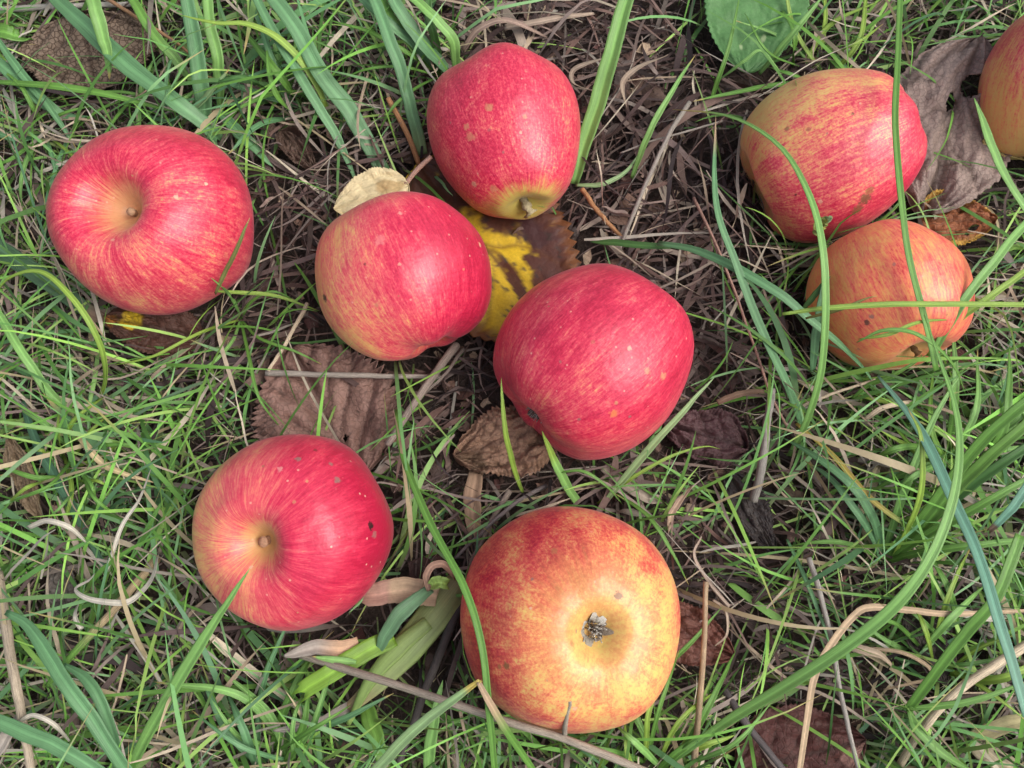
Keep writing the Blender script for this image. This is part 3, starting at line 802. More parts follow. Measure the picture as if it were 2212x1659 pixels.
blade('broad short blade beside the cut off apple', [(2105, 212), (2140, 310), (2180, 395), (2235, 480)], 20, (44, 40, 34), 'lg', taper0=.1, taper1=.9)
blade('yellow green blade slanting up from the pale orange apple', [(2005, 770), (2070, 692), (2140, 640), (2230, 575)], 15, (30, 50, 50), 'yg', over=True, taper0=.7, taper1=.8)
blade('dark short curved blade against the pale orange apple', [(1735, 668), (1758, 640), (1790, 598), (1792, 612)][:3], 13, (34, 40, 44), 'dk', over=True, taper1=.5)
blade('wide blade standing beside the pale orange apple', [(1755, 800), (1762, 720), (1775, 640), (1778, 585)], 20, (20, 36, 44), (.09, .20, .09), over=True)
blade('fine arching blade across the foot of the pale orange apple', [(1850, 740), (1905, 715), (1960, 715), (2010, 740), (2060, 790), (2085, 850)], 10, (58, 62, 40), 'gr', over=True, taper0=.2)
blade('thin yellow streaked blade over the foot of the pale orange apple', [(1855, 733), (1920, 722), (1985, 696), (2060, 690)], 9, (56, 60, 46), 'yg', over=True, taper0=.2)
blade('little brown green wisp on the pale orange apple', [(1740, 688), (1815, 668), (1870, 645), (1895, 640)], 8, (50, 58, 60), (.16, .17, .04), over=True)
blade('narrow blade leaning on the underside of the pale orange apple', [(1840, 862), (1880, 830), (1930, 810), (2010, 762)], 10, (14, 26, 30), 'gr', over=True)
blade('straight pointed blade reaching onto the crimson apple', [(275, 1675), (330, 1565), (410, 1428), (490, 1305), (540, 1228)], 28, (14, 44, 62), 'lg', over=True, taper0=.8)
blade('broad bent blade in the lower corner', [(15, 1322), (60, 1352), (110, 1425), (180, 1530), (280, 1675)], 34, (40, 46, 30), 'bl', taper0=.35, taper1=.8)
blade('smaller blade branching beside the broad bent blade', [(140, 1436), (190, 1472), (228, 1540), (262, 1645)], 26, (28, 30, 16), 'bl', taper0=.3, taper1=.6)
blade('broad blade sliding out at the bottom corner', [(-30, 1548), (60, 1585), (140, 1622), (230, 1680)], 34, (40, 40, 36), 'bl', taper0=.8, taper1=.8)
blade('sunken blue green blade in the fine grass', [(47, 868), (85, 968), (150, 1085), (222, 1222)], 21, (14, 14, 10), (.07, .16, .09), taper1=.5)
blade('slim blade bent in front of the curled brown leaf', [(1130, 1065), (1110, 1010), (1092, 930), (1085, 860), (1083, 815)], 12, (8, 34, 46), 'yg')
blade('long thin blade bowing past the crimson apple to the largest apple', [(856, 885), (870, 985), (925, 1120), (1000, 1262), (1038, 1380), (1054, 1500), (1068, 1668)], 17, (24, 62, 40), 'gr', over=True, taper0=.4, taper1=.8, n=46)
blade('pale green blade folded over with a tan tip', [(800, 1675), (880, 1592), (960, 1526), (1034, 1472)], 24, (30, 46, 58), 'pg', tip='yw', tipfrac=.14, taper0=.9, taper1=.35)
blade('tan tip turning green hanging from the folded blade', [(1034, 1472), (1055, 1512), (1090, 1572), (1160, 1675)], 17, (58, 50, 30), 'st', tip='gr', tipfrac=.75, taper0=.6, taper1=.7, over=True)
blade('light green blade standing at the lower edge', [(925, 1690), (930, 1600), (945, 1520), (955, 1470)], 26, (14, 24, 28), 'lg')
blade('short stiff blade with withered joint above the largest apple', [(1248, 1088), (1225, 1050), (1200, 1000), (1170, 930)], 20, (10, 26, 40), 'lg', tip='yg', tipfrac=.5, taper0=.9)
blade('seedy green blade leaning beside the glossy red apple', [(1300, 1092), (1350, 1032), (1420, 950), (1500, 862), (1545, 812)], 17, (10, 30, 40), 'pg')
blade('slender blade fanning toward the plum scrap', [(1290, 1088), (1370, 1030), (1450, 985), (1520, 965), (1556, 970)], 8, (8, 24, 16), 'yg')
blade('slender blade arching beside the largest apple', [(1330, 1065), (1400, 1115), (1450, 1190), (1488, 1265)], 9, (14, 24, 12), 'gr')
blade('thin blade curving off the withered joint', [(1212, 1020), (1260, 1018), (1310, 1050), (1345, 1090)], 7, (24, 26, 14), 'gr')
blade('slim blade below the rim of the largest apple', [(1396, 1500), (1440, 1440), (1500, 1380), (1560, 1310)], 11, (14, 22, 22), 'gr')
blade('fine blade resting over the edge of the pinkish red apple', [(464, 635), (486, 590), (515, 530), (539, 470)], 12, (26, 48, 60), (.22, .26, .08), over=True)
blade('bright blade kneeling at the foot of the pinkish red apple', [(462, 628), (520, 632), (600, 640), (690, 672)], 9, (26, 22, 12), 'yg')
blade('pale green blade folded at the knee in the corner', [(2205, 1155), (2150, 1290), (2060, 1400), (1966, 1528)], 26, (60, 50, 26), 'gr', taper0=.9, taper1=.8)
blade('level bright blade from the knee of the folded blade', [(1962, 1530), (2030, 1525), (2110, 1512), (2225, 1470)], 15, (26, 32, 34), 'gr')
blade('green blade dropping from the knee of the folded blade', [(1962, 1535), (1985, 1580), (2040, 1630), (2110, 1675)], 22, (26, 26, 20), 'gr')
blade('thin dark blades pair member beside grey twig', [(1700, 1165), (1740, 1250), (1775, 1340), (1800, 1420)], 10, (12, 22, 14), 'bl')
blade('glassy blue green blade with brown tip in the corner tuft', [(2230, 1030), (2200, 1080), (2165, 1120), (2140, 1145)], 20, (64, 60, 54), 'tq', tip='br', tipfrac=.15, taper0=.9, taper1=.5)
blade('yellow striped blade across the tuft', [(1720, 915), (1800, 985), (1890, 1085), (1990, 1150), (2100, 1185)], 13, (14, 24, 14), 'yw', tip='gr', tipfrac=.5, taper0=.5)
blade('green blade bowing below the fresh green leaf', [(1640, 160), (1690, 100), (1740, 40), (1785, -20)], 14, (12, 30, 36), 'lg')
blade('stiff blade leaning near the dry tangle', [(1365, 385), (1400, 290), (1450, 200), (1503, 118)], 14, (10, 30, 30), 'lg')
blade('dark thin blade crossing upward from the dry tangle', [(1530, 245), (1545, 190), (1575, 100), (1600, -20)], 10, (12, 34, 40), 'gr')
blade('green hoop of thin grass over the fresh leaf', [(1555, 172), (1610, 130), (1645, 110), (1690, 160)], 8, (18, 30, 16), 'lg')

# tuft at the right: blades fan out of one root
def tuft(label, root, blades, name='grass_tuft'):
    b = at(root[0], root[1], 0.002)
    e = empty(name, b)
    tag(e, label, 'grass tuft')
    for (pts, wpx, z, c, kw) in blades:
        o, P = blade_mesh('blade', pts, wpx, z, c, **kw)
        o.data.transform(Matrix.Translation(-Vector(b)))
        o.parent = e
    return e
rt = (1905, 1215)
tuft('dense bright green tuft fanning out beside the picture edge', rt, [
    ([rt, (1960, 1160), (2060, 1030), (2140, 935), (2230, 858)], 27, (4, 44, 66), 'gr', dict(taper0=.8, taper1=.8)),
    ([rt, (1990, 1140), (2090, 1030), (2230, 905)], 28, (4, 40, 60), (.13, .27, .05), dict(taper0=.8, taper1=.8)),
    ([rt, (2000, 1130), (2110, 1040), (2230, 955)], 24, (4, 36, 52), 'dk', dict(taper0=.8, taper1=.8)),
    ([rt, (2010, 1150), (2120, 1090), (2230, 1030)], 20, (4, 36, 46), 'gr', dict(taper0=.8, taper1=.6)),
    ([rt, (1930, 1130), (1975, 1000), (2030, 880), (2080, 800)], 18, (4, 34, 40), 'lg', dict()),
    ([rt, (1890, 1130), (1840, 1050), (1760, 985), (1690, 945)], 22, (4, 28, 16), 'bl', dict()),
    ([rt, (1880, 1150), (1800, 1040), (1740, 995)], 18, (4, 24, 16), 'bl', dict()),
    ([(1912, 1212), (1850, 1180), (1780, 1170), (1700, 1180)], 11, (4, 18, 10), 'gr', dict()),
    ([rt, (1985, 1195), (2090, 1180), (2220, 1165)], 16, (4, 28, 30), 'gr', dict(taper1=.7)),
    ([(1925, 1212), (1985, 1080), (1990, 950), (1960, 880)], 15, (4, 50, 56), 'yg', dict())])
tuft('dense thin leaved tuft behind the tall pink apple', (955, 165), [
    ([(955, 165), (900, 100), (830, 40), (760, -25)], 22, (4, 28, 34), 'bl', dict(taper1=.8)),
    ([(957, 165), (890, 120), (800, 70), (700, 40)], 12, (4, 26, 24), 'gr', dict()),
    ([(950, 165), (870, 145), (790, 150), (720, 180)], 8, (4, 24, 12), 'gr', dict()),
    ([(955, 160), (940, 90), (925, 30), (930, -25)], 18, (4, 28, 36), 'dk', dict(taper1=.8)),
    ([(950, 165), (900, 190), (850, 230), (810, 300)], 8, (4, 22, 8), 'gr', dict()),
    ([(955, 165), (860, 60), (810, -25)], 24, (4, 26, 34), 'gr', dict(taper1=.8))])
tuft('sparse green tuft low at the picture edge above the thick dark blade', (95, 288), [
    ([(95, 288), (110, 260), (150, 240), (205, 228)], 9, (4, 18, 12), 'gr', dict()),
    ([(95, 288), (70, 230), (40, 180), (-15, 140)], 10, (4, 22, 18), 'gr', dict()),
    ([(95, 288), (50, 300), (0, 290), (-30, 270)], 18, (4, 16, 14), 'bl', dict()),
    ([(95, 288), (110, 330), (120, 370), (122, 395)], 9, (4, 14, 6), 'bl', dict()),
    ([(95, 288), (60, 340), (45, 400), (48, 450)], 12, (4, 18, 8), 'lg', dict()),
    ([(95, 288), (30, 340), (-20, 360)], 12, (4, 18, 14), 'gr', dict()),
    ([(95, 288), (150, 330), (200, 390), (225, 420)], 7, (4, 16, 6), 'yg', dict())])
tuft('fine tuft at the foot of the pinkish red apple', (520, 690), [
    ([(520, 690), (500, 740), (450, 790), (395, 800)], 8, (4, 18, 10), 'lg', dict()),
    ([(520, 690), (560, 730), (640, 760), (700, 790)], 7, (4, 20, 10), 'gr', dict()),
    ([(520, 690), (540, 780), (560, 860), (610, 930)], 8, (4, 24, 10), 'gr', dict()),
    ([(520, 690), (430, 720), (330, 770), (240, 790)], 8, (4, 22, 14), 'yg', dict()),
    ([(520, 690), (545, 650), (590, 630), (640, 650)], 7, (4, 16, 8), 'gr', dict()),
    ([(520, 690), (505, 650), (480, 620), (455, 600)], 8, (4, 20, 16), 'lg', dict(over=True))])

def fan(label, root, n, a0, a1, l0, l1, w0, w1, cols, zt=(14, 34), z1=(6, 34)):
    bl = []
    for i in range(n):
        a = R(a0 + (a1 - a0) * (i + random.uniform(.2, .8)) / n)
        L = random.uniform(l0, l1)
        bd = random.uniform(-.35, .35)
        p1 = (root[0] + .5 * L * math.cos(a), root[1] - .5 * L * math.sin(a))
        p2 = (root[0] + L * math.cos(a + bd), root[1] - L * math.sin(a + bd))
        j = (random.uniform(-48, 48), random.uniform(-40, 40))
        bl.append(([(root[0] + j[0], root[1] + j[1]), (p1[0] + j[0] * .6, p1[1] + j[1] * .6), p2], random.uniform(w0, w1), (2, random.uniform(*zt), random.uniform(*z1)), random.choice(cols), dict()))
    return tuft(label, root, bl)
fan('lime green tuft spraying over the pale orange apple side of the sward', (2075, 1010), 16, 10, 200, 150, 330, 11, 22, ['yg', 'lg', 'gr', (.19, .38, .06)])
fan('green tuft below the dense bright tuft', (2030, 1420), 12, -40, 170, 120, 260, 9, 19, ['gr', 'lg', 'yg'])
fan('green tuft at the lower edge below the crimson apple', (600, 1640), 13, 20, 170, 150, 330, 10, 20, ['gr', 'lg', 'bl'])
fan('green tuft below the tan straw at the lower edge', (1440, 1660), 12, 10, 170, 120, 300, 9, 18, ['gr', 'lg', 'yg'])
fan('fine green tuft between netted leaf and the upright blades', (330, 215), 12, 0, 360, 80, 210, 7, 12, ['gr', 'lg', 'bl'], zt=(12, 24), z1=(4, 20))
fan('tall dark green tuft at the top edge', (650, 235), 12, 60, 200, 150, 330, 9, 20, ['gr', 'bl', 'dk', 'lg'])
fan('thin green tuft under the fresh green leaf', (1745, 150), 12, -30, 200, 90, 260, 7, 13, ['lg', 'gr', 'yg'], zt=(14, 28))
fan('feathery green tuft below the arching yellow green blade', (150, 1010), 15, 0, 360, 100, 240, 7, 12, ['gr', 'lg', 'yg'], zt=(14, 30), z1=(4, 20))

# cut grass plant with sheath between the two lower apples
def stub_plant():
    b = at(985, 1268, 0.003)
    e = empty('cut_grass_plant', b)
    tag(e, 'pale cut grass shoot with torn sheaths between crimson and largest apples', 'grass plant')
    def add(o):
        o.data.transform(Matrix.Translation(-Vector(b)))
        o.parent = e
        return o
    def flat_tube(name, pts, wpx, z, cols, squash=0.45):
        P = strand_points(pts, z, 36)
        k = np.linspace(0, 1, 36)
        wd = np.interp(k, np.linspace(0, 1, len(wpx)), wpx) / 2 * px_width(P)
        V, Fq, C, U = tube(P, wd, 14, (.3, .4, .15))
        T = unit(np.gradient(P, axis=0))
        Vr = V.reshape(38, 14, 3)
        cen = Vr.mean(1, keepdims=True)
        dz = Vr - cen
        dz[..., 2] *= squash
        Vr = cen + dz
        cc = np.stack([np.interp(k, np.linspace(0, 1, len(cols)), [c[q] for c in cols]) for q in range(3)], -1)
        cc = np.vstack([cc[:1], cc, cc[-1:]])
        a = np.arange(14) / 14 * 6.283
        C = cc[:, None] * (1 + 0.18 * np.sin(a * 5)[None, :, None])
        add(mesh(name, Vr.reshape(-1, 3), Fq, C.reshape(-1, 3), U, mat=M_BLADE))
    pale, tan, gy = (.38, .47, .19), (.46, .30, .19), (.34, .30, .25)
    flat_tube('sheath', [(990, 1262), (925, 1345), (850, 1435), (790, 1498), (752, 1530)], (60, 74, 70, 46, 22), (10, 15, 12), [(.24, .22, .09), pale, (.34, .46, .16), (.40, .47, .2), tan])
    flat_tube('sheath', [(925, 1345), (860, 1400), (800, 1470), (752, 1565)], (30, 40, 26, 10), (18, 18, 14), [(.31, .42, .14), (.32, .45, .14), (.28, .42, .11)])
    def bl(name, *a, **k):
        o, P = blade_mesh(name, *a, **k)
        return add(o)
    bl('blade', [(930, 1272), (888, 1305), (845, 1352), (818, 1405)], 34, (24, 28, 22), (.135, .27, .135), taper0=.6, taper1=.45, fold=.1, peak=.5)
    bl('blade', [(850, 1378), (800, 1400), (740, 1436), (660, 1488)], 44, (20, 26, 26), (.20, .36, .045), taper0=.8, taper1=.85, fold=.12)
    bl('blade', [(770, 1430), (720, 1425), (675, 1418)], 16, (26, 28, 28), 'lg', taper0=.5)
    bl('blade', [(790, 1522), (805, 1570), (835, 1660)], 36, (10, 14, 12), (.15, .30, .05), taper0=.9, taper1=.7)
    o = bl('torn_sheath', [(945, 1290), (900, 1278), (850, 1276), (806, 1286)], 54, (16, 20, 20), (.47, .34, .22), taper0=.8, taper1=.9, fold=.3, mat=M_DRY, tip='pk', tipfrac=.3)
    bl('torn_sheath', [(926, 1276), (921, 1246), (934, 1224), (958, 1219), (984, 1246)], 16, (26, 33, 22), (.34, .21, .15), taper0=.5, taper1=.9, mat=M_DRY, twist=.15)
    bl('torn_sheath', [(775, 1392), (732, 1404), (680, 1398), (612, 1418)], 36, (24, 26, 24), tan, taper0=.9, taper1=.1, mat=M_DRY, tip='gy', tipfrac=.75)
    bl('torn_sheath', [(758, 1524), (690, 1562), (640, 1572), (590, 1578)], 24, (12, 18, 18), 'gy', taper0=.9, taper1=.1, mat=M_DRY)
    bl('nub', [(930, 1266), (950, 1258), (968, 1262)], 26, (30, 32, 30), (.28, .42, .10), taper0=.5, taper1=.8, fold=.7)
stub_plant()
for (p0, p1, hw) in (((990, 1262), (750, 1532), 62), ((850, 1378), (655, 1490), 30), ((950, 1280), (806, 1286), 32)):
    a_, b_ = at(*p0, .01), at(*p1, .01)
    LEAFZONES.append((((a_ + b_) / 2)[:2], unit((b_ - a_)[:2]), np.linalg.norm(b_ - a_) * .56, hw * .00018, .02))

# ------------------------------------------------------------------ dry stalks, twigs and straws
stalk('weathered grey twig lying level across the brown leaf', [(575, 806), (680, 808), (800, 812), (952, 815)], 14, (14, 16, 12), 'gy', lump=.2)
stalk('grey split stalk leaning between brown leaf and centre apples', [(985, 745), (945, 800), (895, 870), (836, 962)], 19, (10, 20, 20), (.26, .21, .175), taper=.8)
stalk('thin grey stalk beside the split stalk', [(1000, 755), (960, 810), (905, 860)], 8, (8, 18, 12), (.22, .18, .15))
stalk('long grey stalk running below the largest apple', [(640, 1412), (760, 1450), (900, 1494), (1060, 1546), (1250, 1608), (1420, 1675)], 17, (20, 44, 42), (.33, .28, .22), taper=1.0)
stalk('short grey stem standing against the largest apple', [(1220, 1596), (1222, 1558), (1232, 1516)], 12, (30, 44, 60), (.34, .29, .23), over=True)
stalk('thick dark stalk going under the largest apple', [(1010, 1255), (965, 1370), (925, 1475), (885, 1585), (850, 1680)], 21, (8, 16, 14), (.075, .065, .06))
stalk('straight tan straw standing below the largest apple', [(1498, 1680), (1508, 1560), (1520, 1400), (1526, 1256)], 15, (10, 30, 40), 'st')
stalk('black and grey stub among thatch', [(1668, 842), (1655, 930), (1645, 1010), (1628, 1080)], 16, (22, 24, 12), (.27, .25, .22), taper=1.3)
stalk('slender grey twig down through the dark gap', [(1748, 1205), (1775, 1300), (1800, 1400), (1820, 1520), (1860, 1680)], 13, (22, 24, 22), (.36, .33, .29))
stalk('thick tan stalk at the picture edge', [(-5, 1240), (14, 1360), (38, 1500), (70, 1680)], 24, (20, 34, 34), (.40, .33, .24))
stalk('straw coloured stem turning green in the sward', [(338, 1208), (290, 1265), (225, 1340), (160, 1410), (105, 1480)], 20, (12, 24, 16), (.38, .29, .17), tipc='gr')
stalk('thick cream straw slanting in the lower corner', [(2235, 1382), (2150, 1435), (2060, 1500), (1990, 1580), (1945, 1650)], 22, (26, 30, 12), 'cr')
stalk('reddish thin stem along the dry grass', [(1500, 428), (1560, 560), (1620, 720), (1665, 850), (1705, 930)], 7, (16, 26, 16), 'pk')
stalk('brown straw beside the blotched leaf', [(1258, 408), (1290, 455), (1345, 515)], 12, (14, 14, 10), 'or')
stalk('grey straw standing in the dry tangle', [(1490, 222), (1440, 300), (1390, 410), (1335, 545)], 11, (24, 26, 10), 'gy')
stalk('thin grey straw across the dry tangle', [(1560, 262), (1480, 285), (1420, 300), (1340, 330)], 5, (22, 24, 18), 'gy')
stalk('pale straw running under the pinkish red apple', [(0, 86), (90, 150), (200, 225), (330, 312)], 10, (8, 6, 2), (.36, .31, .25))
stalk('grey stalk behind the netted leaf', [(-20, 22), (120, 14), (300, 8)], 14, (14, 14, 14), (.36, .34, .30))
stalk('orange brown stem behind broad blades', [(228, -5), (300, 40), (370, 85), (430, 130)], 9, (18, 18, 10), (.34, .19, .10))
stalk('dark plum stem near the fresh green leaf', [(1730, 145), (1780, 162), (1830, 170)], 12, (10, 14, 10), (.09, .055, .06))
stalk('black rotten twig in the lower thatch', [(1565, 1490), (1610, 1560), (1660, 1625), (1705, 1680)], 18, (10, 16, 14), (.10, .085, .085))
stalk('pale straw between brown leaf and fine tuft', [(665, 655), (635, 710), (600, 770), (580, 800)], 10, (14, 18, 16), 'cr')
stalk('pale rod deep under the largest apple', [(1100, 1060), (1060, 1130), (1015, 1220)], 13, (8, 10, 8), (.25, .2, .16))
stalk('grey rod deep above the largest apple', [(1180, 1050), (1110, 1090), (1040, 1150), (985, 1205)], 10, (8, 12, 8), (.21, .18, .17))
stalk('thin cream straw near the yellow striped blade', [(1725, 880), (1800, 850), (1890, 820)], 8, (12, 18, 20), 'cr')
straw('bent flat straw folded over in the corner', [(1725, 1675), (1742, 1560), (1760, 1460), (1800, 1385), (1845, 1330), (1880, 1312), (1960, 1318), (2060, 1326), (2230, 1318)], 16, (14, 28, 26), (.46, .34, .22), n=60)
straw('brown strap of dead grass in a shadowed gap', [(1030, 1020), (1022, 1080), (1022, 1140), (1030, 1195)], 38, (8, 10, 6), (.27, .18, .12), fold=.4)
straw('pale flat straw in the green sward', [(150, 905), (185, 960), (235, 1010), (330, 1042)], 15, (16, 22, 16), (.47, .37, .21), taper1=.1)
straw('papery white ribbon draped round the straw stem', [(341, 1198), (328, 1250), (292, 1292), (257, 1303), (192, 1293), (163, 1272), (192, 1254), (204, 1240)], 13, (22, 34, 24), 'wh', n=44, twist=.7, fold=.4)
straw('small white ribbon hook below the straw stem', [(172, 1298), (162, 1333), (178, 1358), (182, 1326)], 10, (20, 26, 16), 'wh', twist=.8, fold=.4)
straw('short white ribbon crook under the straw stem', [(188, 1350), (234, 1357), (254, 1322)], 11, (14, 20, 26), 'wh', twist=.8, fold=.4)
straw('white thin ribbon rising from the curl', [(232, 1235), (262, 1140), (300, 1080), (325, 1015)], 9, (24, 30, 26), 'wh', twist=.8)
straw('white ribbon arched in the fine grass', [(60, 1140), (100, 1125), (150, 1140), (185, 1170)], 12, (20, 28, 18), 'wh', twist=.8)
straw('looped pale ribbon in the bottom corner', [(40, 1560), (70, 1545), (110, 1560), (150, 1600)], 11, (36, 40, 26), 'wh', twist=1)
straw('grey frayed straw at the bottom corner', [(-20, 1640), (20, 1580), (38, 1545)], 30, (34, 36, 30), 'gy')
straw('curled brown ribbon beside the tall pink apple', [(1340, 115), (1290, 130), (1240, 150), (1240, 180), (1290, 200)], 12, (16, 24, 12), (.31, .24, .18), twist=1.2)
straw('hooked brown ribbon in the dry tangle', [(1440, 120), (1380, 145), (1345, 180), (1355, 240)], 14, (16, 22, 10), (.31, .24, .18), twist=1)
straw('broad dead strap lying in the dry tangle', [(1090, 60), (1150, 50), (1230, 35), (1280, 30)], 17, (18, 20, 14), (.30, .23, .175))
straw('dead strap arching behind the tall pink apple', [(1000, 110), (1040, 60), (1100, 45), (1180, 80)], 16, (16, 26, 12), (.28, .2, .16))
straw('brown loop of dead grass beside the largest apple', [(1445, 1150), (1450, 1110), (1478, 1070), (1495, 1050)], 15, (14, 24, 20), (.33, .24, .17), twist=1)
straw('flat grey straw above the largest apple', [(1300, 1010), (1350, 1045), (1395, 1075), (1425, 1080)], 24, (10, 14, 12), (.30, .25, .20), taper1=.8)
straw('curved brown straw beside the reddish leaf end', [(1575, 1310), (1530, 1255), (1500, 1200), (1515, 1160)], 8, (16, 20, 18), (.36, .28, .22))
straw('looped fine straw under the thatch', [(1540, 1295), (1568, 1320), (1570, 1370), (1545, 1395)], 6, (18, 20, 16), (.40, .32, .24))
straw('pale husk strip in the dry corner', [(2020, 1302), (2070, 1320), (2130, 1335), (2180, 1330)], 19, (18, 22, 18), 'wh', twist=.5)
straw('tan husk curl in the dark gap', [(1800, 1390), (1850, 1400), (1900, 1415), (1930, 1440)], 20, (14, 20, 14), (.36, .28, .2), twist=.6)
straw('looping brown straw around the charcoal leaf', [(1880, 1400), (1950, 1410), (2005, 1440), (2008, 1465), (1960, 1478), (1910, 1490)], 9, (16, 20, 14), (.38, .28, .18))
straw('cream blade edge under the seedy grass', [(1870, 905), (1910, 880), (1985, 865)], 11, (20, 24, 18), 'cr')
straw('dead papery sheath inside the bright tuft', [(1880, 1180), (1870, 1120), (1880, 1060), (1895, 1010)], 30, (8, 14, 14), (.45, .38, .24), fold=.5)
straw('yellowed strap of dead leaf in the lower corner', [(2098, 1594), (2150, 1574), (2220, 1552)], 34, (14, 18, 18), (.36, .31, .17), taper0=.5, taper1=.8, fold=.15)
straw('broad cream husk in the lower corner', [(2100, 1606), (2150, 1638), (2215, 1680)], 46, (12, 14, 10), (.42, .35, .24), taper0=.5, taper1=.8, fold=.15)
straw('dark brown strap beneath the bright tuft', [(1550, 870), (1600, 850), (1660, 845)], 14, (14, 16, 12), 'br')

# seedling bract beside the two right-hand apples
def bract():
    o, P = blade_mesh('seedling_leaf', [(1762, 505), (1772, 488), (1792, 470)], 26, (56, 62, 66), (.28, .33, .07), over=True, taper0=.6, taper1=.3, fold=.6, tip='pg', tipfrac=.2)
    place(o, P[0])
    tag(o, 'tiny yellow green seedling leaf in front of the tapered striped apple', 'leaf')
bract()

# ------------------------------------------------------------------ the sward: everything nobody could count
XR, YR = (-0.62, 0.62), (-0.50, 0.58)
def blob(px, py, cx, cy, rx, ry):
    return np.exp(-((px - cx) / rx) ** 2 - ((py - cy) / ry) ** 2)

def dry_core(P):
    px, py = proj(P)
    return np.clip(1.1 * blob(px, py, 1120, 720, 420, 470) + .8 * blob(px, py, 1250, 120, 280, 240) + .6 * blob(px, py, 1480, 330, 150, 250)
                   + .7 * blob(px, py, 640, 560, 130, 260) + .5 * blob(px, py, 1580, 1150, 150, 220), 0, 1)

def green_density(P):
    px, py = proj(P)
    g = 0.80 + 0 * px
    g -= 1.15 * blob(px, py, 1130, 720, 430, 480)
    g -= 0.85 * blob(px, py, 1250, 120, 270, 240)
    g -= 0.65 * blob(px, py, 1480, 330, 150, 260)
    g -= 0.75 * blob(px, py, 640, 560, 130, 260)
    g -= 0.45 * blob(px, py, 1560, 1180, 150, 230)
    g -= 0.30 * blob(px, py, 1830, 1480, 170, 150)
    g += 0.30 * blob(px, py, 300, 950, 380, 260)
    g += 0.45 * blob(px, py, 2080, 950, 280, 320)
    g += 0.22 * blob(px, py, 1000, 1640, 700, 150)
    g += 0.20 * blob(px, py, 550, 60, 400, 160)
    g += 0.5 * (n2(P[..., 0] * 14, P[..., 1] * 14, 77, 2) - 0.5)
    return np.clip(g, 0.03, 1)

def leaf_block(P, lo=0.0):
    """True for points that lie over one of the fallen leaves."""
    m = np.zeros(P.shape[:-1], bool)
    for (c, x, a, b, zz) in LEAFZONES:
        q = P[..., :2] - c
        u, v = q @ x, q @ np.array([-x[1], x[0]])
        m |= ((u / a) ** 2 + (v / b) ** 2 < 1) & (P[..., 2] > lo)
    return m

def strands(N, S, root, az, el, ln, bend, curl, zmax=0.06, wob=0.0):
    s = np.linspace(0, 1, S)[None]
    e = el[:, None] - bend[:, None] * s
    a = az[:, None] + curl[:, None] * s + wob * np.sin(s * 5 + rng.uniform(0, 6.3, (N, 1))) * s
    d = np.stack([np.cos(e) * np.cos(a), np.cos(e) * np.sin(a), np.sin(e)], -1) * (ln[:, None, None] / (S - 1))
    P = root[:, None] + np.concatenate([np.zeros((N, 1, 3)), np.cumsum(d[:, :-1], 1)], 1)
    P[..., 2] = np.maximum(P[..., 2], 0.0015 + 0.003 * rng.random((N, 1)))
    return P

def strand_mesh(name, P, wid, C, label, cat, mat, roll, prof):
    N, S, _ = P.shape
    T = unit(np.gradient(P, axis=1))
    ref = np.array([0.0, 0, 1.0])
    Sd = unit(np.cross(T, ref) + 1e-5)
    Nn = np.cross(Sd, T)
    a = roll[..., None] if roll.ndim == 2 else roll[:, None, None]
    Sd = np.cos(a) * Sd + np.sin(a) * Nn
    W = (wid[:, None] * prof[None])[..., None] / 2
    V = np.stack([P - Sd * W, P + Sd * W], 2)                     # N,S,2,3
    base = (np.arange(N) * S * 2)[:, None]
    i = (np.arange(S - 1) * 2)[None]
    Fq = np.stack([base + i, base + i + 1, base + i + 3, base + i + 2], -1).reshape(-1, 4)
    U = np.zeros((N, S, 2, 3))
    U[..., 0, 0], U[..., 1, 0] = -1, 1
    U[..., 1] = np.linspace(0, 0.05, S)[None, :, None]
    U[..., 2] = rng.uniform(0, 30, N)[:, None, None]
    CC = np.repeat(C[:, :, None], 2, 2)
    o = mesh(name, V.reshape(-1, 3), Fq, np.clip(CC.reshape(-1, 3), 0, 1), U.reshape(-1, 3), mat=mat)
    return tag(o, label, cat, kind='stuff')

def pick(cols, N, jit=0.25):
    cols = np.asarray(cols, float)
    c = cols[rng.integers(0, len(cols), N)]
    return c * (1 + jit * rng.standard_normal((N, 1))).clip(.5, 1.6)

def keep_mask(P, p_front=0.0, p_leaf=0.08, leaf_lo=0.0, margin=0.0008):
    ins, frt = apple_hits(P, margin)
    bad = ins.any(1)
    f = frt.any(1) & (rng.random(len(P)) > p_front)
    l = (leaf_block(P, leaf_lo).mean(1) > 0.12) & (rng.random(len(P)) > p_leaf)
    return ~(bad | f | l)

def in_view(P):
    x, y = proj(P)
    return (x > -150) & (x < 2362) & (y > -150) & (y < 1809)

